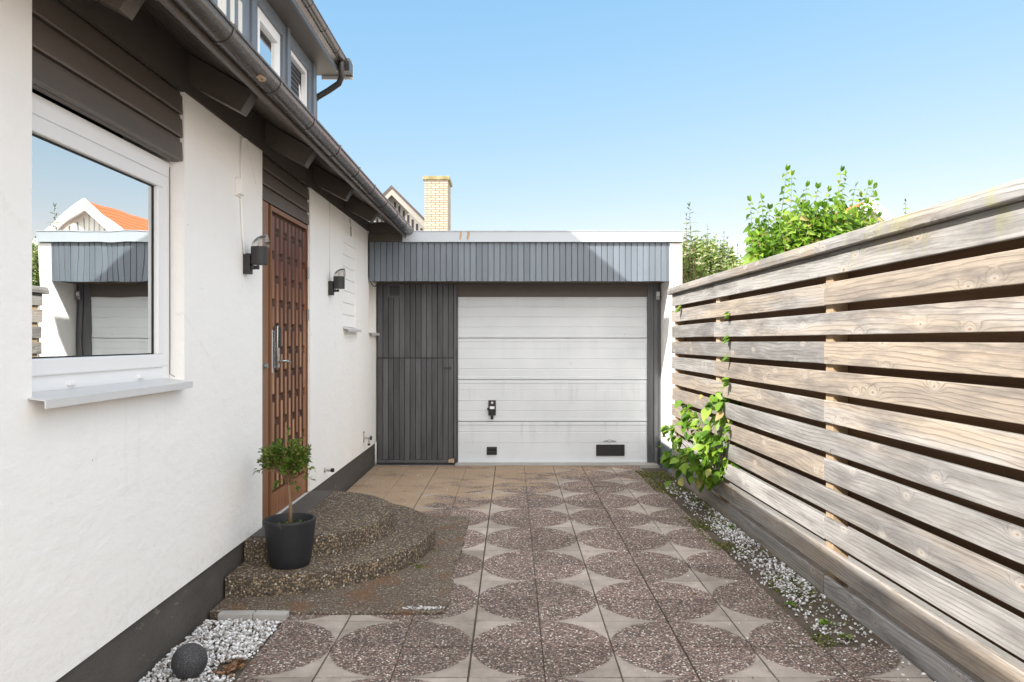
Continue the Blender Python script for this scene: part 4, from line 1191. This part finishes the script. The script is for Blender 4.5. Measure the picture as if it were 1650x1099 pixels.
# ================================================================== FENCE
FZ0, FZ1 = 0.9, 8.80
ang = math.atan(0.0165)
fence = empty('fence', (1.982, 0, 0), 'weathered slatted timber fence along the right of the driveway', 'fence')
FM = Matrix.Translation((1.982, 0, 0)) @ Matrix.Rotation(ang, 4, 'Z')
pit = 0.178
posts = [-0.05+0.0, 2.30, 4.67, 7.06, 8.74]
posts = [2.30, 4.67, 7.06, 8.72]
def fbuild(mb, name, mat, bevel=0.0, label=None):
    o = mb.build(name, mat, None, bevel=bevel)
    o.data.transform(FM)
    o.data.transform(Matrix.Translation(-fence.location))
    o.parent = fence
    return o
for i in range(12):
    zt = 2.058 - pit*i
    zb = zt - 0.134
    js = [4.68, 8.80] if i % 2 else [7.07, 8.80]
    st = 0.6 if i % 2 else 0.9
    ycur = st if not (i == 10) else 0.6
    for jn_, e in enumerate(js):
        a = ycur + 0.002; b_ = e - 0.002
        mb = MB()
        bow = random.uniform(-0.002, 0.002)
        xo = random.uniform(-0.002, 0.002)
        z1_, z2_ = random.uniform(-0.003, 0.003), random.uniform(-0.003, 0.003)
        nseg = 8
        vs = []; fs = []
        for k in range(nseg+1):
            u = k/nseg; y = a + (b_-a)*u
            zo = z1_*(1-u) + z2_*u + bow*math.sin(math.pi*u)
            for (xx, zz) in ((xo, zb+zo), (xo, zt+zo), (xo+0.028, zt+zo), (xo+0.028, zb+zo)):
                vs.append((xx, y, zz))
        for k in range(nseg):
            for q_ in range(4):
                fs.append((k*4+q_, k*4+(q_+1) % 4, (k+1)*4+(q_+1) % 4, (k+1)*4+q_))
        fs.append((0,1,2,3)); fs.append(tuple(nseg*4+q_ for q_ in (3,2,1,0)))
        mb.add(vs, fs)
        fbuild(mb, 'board', M['wood'], 0.004)
        ycur = e + (0.012 if i == 11 else 0.0)
for y in posts:
    mb = MB(); mb.box(0.031, 0.126, y-0.05, y+0.05, -0.15, 2.06)
    fbuild(mb, 'post', M['post'], 0.003)
mb = MB()
for i in range(12):
    zt = 2.058 - pit*(i+0.5)
    if i == 11: continue
    mb.box(0.129, 0.152, 0.6, 8.80, zt-0.134, zt)
mb.box(0.129, 0.152, 0.6, 8.80, 1.98, 2.058)
fbuild(mb, 'back_boards', M['backwood'])
for (a, b_) in ((0.6, 4.72), (4.724, 8.86)):
    mb = MB()
    mb.prism([(-0.038, 2.062), (-0.044, 2.068), (-0.044, 2.098), (-0.028, 2.136), (-0.015, 2.143), (0.06, 2.150), (0.175, 2.145), (0.178, 2.062)], 'y', a, b_)
    fbuild(mb, 'cap_rail', M['wood'], 0.003)

# ================================================================== VINE on the fence
vn = empty('climbing_vine', (1.75, 7.0, 0), 'green leafy vine growing against the far end of the fence', 'vine')
vl = MB(); vst = MB()
def vleaf(p, s=1.0, rnd=None):
    d = Vector((random.uniform(-1, 0.2), random.uniform(-1, 0.4), random.uniform(-0.7, 0.35)))
    nrm = Vector((-0.7, -0.5, 0.7)) + rv(0.5)
    L = random.uniform(0.06, 0.115)*s
    leaf(vl, p, d, nrm, L, L*random.uniform(0.68, 0.85), 0.3, 0.35, rnd)
def fx_(y): return 1.982 - 0.0165*y
stems = [
    [P(1155, 775, 6.9), P(1150, 735, 6.75), P(1140, 700, 6.75), P(1165, 660, 6.8), P(1178, 640, 6.9)],
    [P(1160, 770, 6.9), P(1175, 720, 6.7), P(1182, 680, 6.7), P(1170, 648, 6.8), P(1160, 640, 6.85)],
    [P(1150, 775, 6.9), P(1125, 740, 6.9), P(1100, 715, 7.0), P(1083, 700, 7.1), P(1076, 688, 7.1)],
    [P(1150, 775, 6.95), P(1120, 755, 7.0), P(1095, 740, 7.1), P(1075, 735, 7.2)],
    [P(1150, 775, 6.9), P(1145, 730, 6.9), P(1125, 690, 7.0), P(1115, 665, 7.1), P(1105, 652, 7.2)],
    [P(1160, 640, 6.85), P(1175, 645, 6.8), P(1195, 652, 6.75)],
]
for s in stems:
    vst.tube(s, [0.006 - 0.004*k/(len(s)-1) for k in range(len(s))], 6)
    for k in range(len(s)-1):
        nn = 12
        for q_ in range(nn):
            p = s[k].lerp(s[k+1], random.random()) + rv(0.05)
            vleaf(p, random.choice([0.7, 0.9, 1.1]))
for (cx, cy, Z, n) in ((1150, 722, 6.75, 30), (1125, 735, 6.85, 24), (1165, 745, 6.7, 10), (1160, 652, 6.8, 16), (1085, 740, 7.1, 16), (1120, 690, 6.9, 14), (1110, 752, 6.9, 14)):
    for _ in range(n):
        vleaf(P(cx + random.gauss(0, 15), cy + random.gauss(0, 12), Z + random.uniform(-0.12, 0.12)), random.uniform(0.7, 1.15))
# shoots poking through the gaps
for (cx, cy, n) in ((1182, 512, 4), (1190, 549, 5), (1197, 580, 4), (1186, 617, 7), (1180, 690, 5), (1100, 495, 5)):
    Z = 6.55 if cx > 1150 else 8.3
    for _ in range(n):
        p = P(cx + random.gauss(0, 5), cy + random.gauss(0, 3), Z)
        p.x = fx_(Z) - 0.01
        leaf(vl, p, (-0.8, random.uniform(-0.8, 0.8), random.uniform(-0.3, 0.3)), (-0.4, -0.4, 0.8), random.uniform(0.05, 0.085), random.uniform(0.03, 0.05), 0.3, 0.3)
vl.build('leaves', M['leaf_bright'], vn, fix=False, smooth='all')
vst.build('stems', M['stem'], vn, smooth='all')

# ================================================================== POTTED TREE
PC = Vector((-1.385, 4.775, 0.135))
pot = empty('plant_pot', PC, 'round charcoal pot standing on the lower pebble step', 'plant pot')
mb = MB()
mb.lathe([(0.0, 0.0), (0.112, 0.0), (0.120, 0.008), (0.132, 0.06), (0.150, 0.20), (0.158, 0.272), (0.160, 0.284), (0.157, 0.290), (0.144, 0.290), (0.141, 0.284), (0.136, 0.22), (0.10, 0.21)], PC, 48)
mb.build('pot', M['pot'], pot, smooth=True)
mb = MB(); mb.lathe([(0.0, 0.245), (0.05, 0.243), (0.10, 0.238), (0.139, 0.232)], PC, 32); mb.build('soil', M['soil'], pot, smooth=True)
tree = empty('potted_tree', PC + Vector((0, 0, 0.24)), 'small round-headed leafy tree with a thin stem growing in the charcoal pot', 'small tree')
tk = MB(); lf = MB()
base = PC + Vector((0, 0, 0.24))
top = PC + Vector((-0.01, 0.0, 0.52))
tk.tube([base, base + Vector((0.004, 0, 0.10)), base + Vector((-0.004, 0.003, 0.2)), top], [0.0125, 0.0105, 0.0095, 0.008], 10)
cc = PC + Vector((-0.035, 0, 0.68))
def tleaf(p, d):
    leaf(lf, p, d + rv(0.9), Vector((0, 0, 1)) + rv(0.8), random.uniform(0.018, 0.034), random.uniform(0.010, 0.016), 0.2, 0.2)
for k in range(64):
    a = random.uniform(0, 6.28); el = random.uniform(-0.55, 1.1)
    rad = random.uniform(0.10, 0.185)
    tip = cc + Vector((math.cos(a)*math.cos(el)*rad*1.0, math.sin(a)*math.cos(el)*rad, math.sin(el)*rad*0.78))
    s0 = top + Vector((0, 0, random.uniform(-0.05, 0.10)))
    mid = s0.lerp(tip, 0.5) + Vector((0, 0, 0.025)) + rv(0.015)
    pts = [s0, s0.lerp(mid, 0.5)+rv(0.004), mid, mid.lerp(tip, 0.5)+rv(0.006), tip]
    tk.tube(pts, [0.0035, 0.003, 0.0024, 0.0017, 0.001], 5)
    for q_ in range(40):
        u = 0.3 + 0.65*random.random()**0.7
        i_ = min(3, int(u*4)); p = pts[i_].lerp(pts[i_+1], u*4-i_) + rv(0.012)
        tleaf(p, (tip-s0).normalized())
for (dx, dy, dz) in ((-0.21, -0.02, 0.59), (-0.17, 0.03, 0.63), (0.145, 0.0, 0.60), (0.16, -0.02, 0.53), (-0.02, 0, 0.86), (0.05, 0.0, 0.47), (-0.10, 0, 0.48)):
    tip = PC + Vector((dx, dy, dz)); s0 = top + Vector((0, 0, 0.02))
    pts = [s0, s0.lerp(tip, 0.35)+Vector((0,0,0.02)), s0.lerp(tip, 0.7)+Vector((0,0,0.02)), tip]
    tk.tube(pts, [0.003, 0.0025, 0.0018, 0.001], 5)
    for q_ in range(16):
        u = 0.5 + 0.5*random.random(); p = pts[min(2, int(u*3))].lerp(pts[min(2, int(u*3))+1], u*3-min(2, int(u*3))) + rv(0.008)
        tleaf(p, (tip-s0).normalized())
tk.build('trunk', M['bark'], tree, smooth='all')
lf.build('crown', M['leaf_tree'], tree, fix=False)
sh = MB()
for _ in range(60):
    a = random.uniform(0, 6.28); r_ = random.uniform(0.02, 0.12)
    leaf(sh, PC + Vector((math.cos(a)*r_, math.sin(a)*r_, 0.24)), (random.uniform(-1,1), random.uniform(-1,1), random.uniform(0.4,1.4)), rv(), random.uniform(0.012, 0.03), 0.009)
sh.build('seedlings', M['leaf_bright'], pot, fix=False)

# ================================================================== BUSHES BEHIND THE FENCE
def shoot(lm, sm, b0, tip, Ll, Lw, n, droop=0.3, opp=True, sides=5, rad=0.006, frm=0.25):
    mid = b0.lerp(tip, 0.5) + rv(0.03)
    pts = [b0, b0.lerp(mid, 0.5), mid, mid.lerp(tip, 0.5), tip]
    sm.tube(pts, [rad, rad*0.85, rad*0.65, rad*0.45, rad*0.25], sides)
    axis = (tip-b0).normalized()
    a0 = random.uniform(0, 3.14)
    for k in range(n):
        u = frm + (1-frm)*(k+0.5)/n
        i_ = min(3, int(u*4)); p = pts[i_].lerp(pts[i_+1], u*4-i_)
        size = (1.0 - 0.55*max(0, (u-0.6)/0.4)) * random.uniform(0.8, 1.15)
        for s_2 in ((0, math.pi) if opp else (0,)):
            a = a0 + k*1.57 + s_2 + random.uniform(-0.3, 0.3)
            side = Vector((math.cos(a), math.sin(a), 0))
            d = side + axis*random.uniform(0.15, 0.7)
            leaf(lm, p, d, Vector((0, -0.9, 0.9)) + rv(0.8), Ll*size, Lw*size, 0.3, droop)
    for _ in range(3):
        leaf(lm, tip, axis + rv(0.5), rv(), Ll*0.55, Lw*0.5, 0.2, 0.0)
bush = empty('green_bush', (3.1, 8.1, 0), 'bright green bush with upright shoots rising over the middle of the fence', 'bush')
L1, S1 = MB(), MB()
tops = [(1210, 325, 8.0), (1228, 322, 8.1), (1240, 338, 8.2), (1268, 276, 8.1), (1276, 284, 8.0), (1300, 302, 8.1), (1318, 305, 8.2), (1335, 310, 8.0),
        (1356, 277, 8.0), (1362, 284, 8.2), (1378, 302, 8.1), (1400, 300, 8.0), (1408, 305, 8.2), (1396, 330, 7.9), (1402, 345, 8.1), (1250, 345, 7.9), (1285, 330, 7.8), (1345, 330, 7.8),
        (1212, 385, 7.9), (1412, 318, 8.1), (1406, 360, 8.0), (1390, 318, 8.2), (1414, 350, 8.1), (1220, 362, 8.1), (1310, 345, 7.7), (1375, 340, 7.8), (1330, 345, 7.9), (1235, 370, 7.8)]
for (a, b_, Z) in tops:
    tip = P(a, b_, Z); b0 = Vector((2.55 + (tip.x-2.5)*0.72 + random.uniform(-0.1, 0.1), Z + random.uniform(-0.2, 0.3), 1.75))
    shoot(L1, S1, b0, tip, 0.14, 0.085, 22, 0.7, frm=0.12)
for _ in range(165):
    a = random.uniform(1208, 1410); top_y = 330 + 30*min(1.2, abs((a-1325)/90))**2
    tip = P(a, random.uniform(top_y, top_y+60), random.uniform(7.6, 8.5))
    b0 = Vector((tip.x + random.uniform(-0.2, 0.2), tip.y + random.uniform(-0.2, 0.2), tip.z - random.uniform(0.5, 0.8)))
    shoot(L1, S1, b0, tip, 0.14, 0.09, 11, 0.6, sides=4)
S1.tube([(2.9, 8.1, -0.05), (2.92, 8.1, 0.9), (3.0, 8.1, 1.8)], [0.05, 0.04, 0.02], 8)
for k in range(9):
    a = k*0.7; S1.tube([(2.9, 8.1, 0.1), (2.9+0.3*math.cos(a), 8.1+0.2*math.sin(a), 1.0), (3.0+0.55*math.cos(a), 8.1+0.3*math.sin(a), 1.9)], [0.02, 0.016, 0.01], 6)
L1.build('crown', M['leaf_bright'], bush, fix=False, smooth='all')
S1.build('stems', M['stem'], bush, smooth='all')

vb_ = empty('variegated_shrub', (2.8, 10.4, 0), 'pale variegated shrub between the garage corner and the green bush', 'shrub')
L2, S2 = MB(), MB()
for _ in range(230):
    a = random.uniform(1098, 1196); ty = 392 + 30*max(0, (a-1150)/45)
    tip = P(a, random.uniform(ty, 465), random.uniform(9.9, 10.9))
    if random.random() < 0.15: tip = P(a, ty - random.uniform(0, 14), 10.2)
    b0 = tip + Vector((random.uniform(-.12, .12), random.uniform(-.12, .12), -random.uniform(0.25, 0.45)))
    shoot(L2, S2, b0, tip, 0.075, 0.034, 12, 0.15, rad=0.004, sides=4)
for k in range(8):
    a = k*0.8; S2.tube([(2.75, 10.4, -0.05), (2.75+0.2*math.cos(a), 10.4+0.2*math.sin(a), 1.0), (2.8+0.45*math.cos(a), 10.4+0.35*math.sin(a), 2.3)], [0.02, 0.016, 0.008], 6)
L2.build('crown', M['leaf_var'], vb_, fix=False)
S2.build('stems', M['stem'], vb_, smooth='all')

ta = empty('tall_shrub', (2.3, 9.8, 0), 'tall narrow-leaved shoots standing just right of the garage corner', 'shrub')
L3, S3 = MB(), MB()
for (a, b_, Z, Ll) in ((1111, 334, 9.8, 0.13), (1107, 350, 9.75, 0.12), (1113, 372, 9.9, 0.11), (1141, 367, 10.3, 0.10), (1137, 383, 10.2, 0.09), (1167, 378, 10.6, 0.10), (1153, 390, 10.4, 0.09), (1172, 386, 10.5, 0.09), (1189, 398, 10.8, 0.08), (1120, 395, 9.9, 0.1)):
    tip = P(a, b_, Z); b0 = Vector((tip.x + random.uniform(-.08, .08), Z, tip.z - 0.8))
    shoot(L3, S3, b0, tip, Ll, Ll*0.24, 11, 0.25, frm=0.15)
    S3.tube([b0, (b0.x+0.03, Z, 1.0), (2.4+(b0.x-2.4)*0.5, 9.9, -0.05)], [0.006, 0.009, 0.012], 6)
L3.build('crown', M['leaf_long'], ta, fix=False)
S3.build('stems', M['stem'], ta, smooth='all')

sp_ = empty('sapling', (3.9, 7.4, 0), 'slim leafy sprig showing above the fence right of the green bush', 'sapling')
L4, S4 = MB(), MB()
for (a, b_, Z) in ((1460, 326, 7.4), (1438, 357, 7.4)):
    tip = P(a, b_, Z); b0 = Vector((tip.x, Z, tip.z-0.55)); shoot(L4, S4, b0, tip, 0.07, 0.034, 9, 0.35, frm=0.3)
    S4.tube([b0, (b0.x, Z, 0.9), (3.9, 7.4, -0.05)], [0.006, 0.008, 0.01], 6)
L4.build('crown', M['leaf_bright'], sp_, fix=False); S4.build('stems', M['stem'], sp_, smooth='all')

# ================================================================== HOUSES BEYOND
nh = empty('neighbour_house', (-3.7, 26, 0), 'neighbouring gabled house with pale vertical boards behind the garage', 'house')
k_ = 24/F
pk = P(634.4, 308, 24)
hw = 4.2
mb = MB(); mb.prism([(pk.x-hw, -0.05), (pk.x+hw*0.70, -0.05), (pk.x+hw*0.70, pk.z-hw*0.70), (pk.x, pk.z-0.05), (pk.x-hw, pk.z-hw)], 'y', 24, 33)
for k in range(-28, 20):
    x = pk.x + 0.02 + k*0.137
    zt = pk.z - 0.05 - abs(x-pk.x) - 0.28
    if zt < 2.5: continue
    mb.box(x, x+0.058, 23.985, 24.0, 1.0, zt, mi=1)
nho = mb.build('wall', [M['grey_render'], M['slot']], nh)
mb = MB()
for s in (-1, 1):
    e = hw*(0.74 if s > 0 else 1.05)
    pts = [(pk.x, pk.z), (pk.x + s*e, pk.z - e), (pk.x + s*e, pk.z-e+0.10), (pk.x, pk.z+0.10)]
    mb.prism(pts, 'y', 23.6, 33.3)
mb.build('roof', M['tile'], nh)
mb = MB()
for s in (-1, 1):
    e = hw*(0.74 if s > 0 else 1.05)
    pts = [(pk.x, pk.z-0.20), (pk.x + s*e, pk.z - e-0.20), (pk.x + s*e, pk.z-e), (pk.x, pk.z)]
    mb.prism(pts, 'y', 23.62, 23.70)
mb.build('verge_board', M['grey_render'], nh)
c0 = P(684.5, 290, 22); c1 = P(722, 290, 22)
chm = empty('brick_chimney', ((c0.x+c1.x)/2, 22.5, 0), 'tall yellow brick chimney rising behind the garage roof', 'chimney')
mb = MB(); mb.box(c0.x, c1.x, 22, 23.05, -0.05, c0.z); mb.build('stack', M['brick'], chm)
t = NT('mossy_cap'); 
M['cap'] = t.fin(t.ramp(t.noise(t.pos(), 5, 5), [(0.35, (0.20, 0.17, 0.07)), (0.65, (0.34, 0.28, 0.17))]), 0.9)
mb = MB(); mb.box(c0.x-0.05, c1.x+0.05, 21.95, 23.10, c0.z+0.0, c0.z+0.10); mb.build('cap', M['cap'], chm, bevel=0.01)

oh = empty('orange_roofed_house', (18.5, 40, 0), 'white gabled house with orange tiles, half hidden behind the green bush', 'house')
ax, az_ = 18.52, 8.80
mb = MB(); mb.prism([(ax-5.6, -0.05), (ax+5.6, -0.05), (ax+5.6, az_-4.75), (ax, az_-0.1), (ax-5.6, az_-4.75)], 'y', 40, 50)
for k in range(-18, 19):
    x = ax + k*0.30
    mb.box(x, x+0.05, 39.98, 40.0, 0.2, az_ - 0.5 - abs(x-ax)*0.84, mi=1)
mb.build('wall', [M['white_boards'], M['zinc']], oh)
mb = MB()
for s in (-1, 1):
    e = 6.3
    for r_ in range(20):
        ua, ub = e*r_/20, e*(r_+1)/20+0.03
        mb.prism([(ax+s*ua, az_-0.84*ua), (ax+s*ub, az_-0.84*ub), (ax+s*ub, az_-0.84*ub+0.12), (ax+s*ua, az_-0.84*ua+0.07)], 'y', 39.6, 50.4)
mb.build('roof', M['orange_tile'], oh)
mb = MB()
for s in (-1, 1):
    e = 6.35
    mb.prism([(ax, az_-0.42), (ax+s*e, az_-0.84*e-0.42), (ax+s*e, az_-0.84*e+0.10), (ax, az_+0.14)], 'y', 39.45, 39.59)
mb.build('verge_board', M['pvc'], oh)
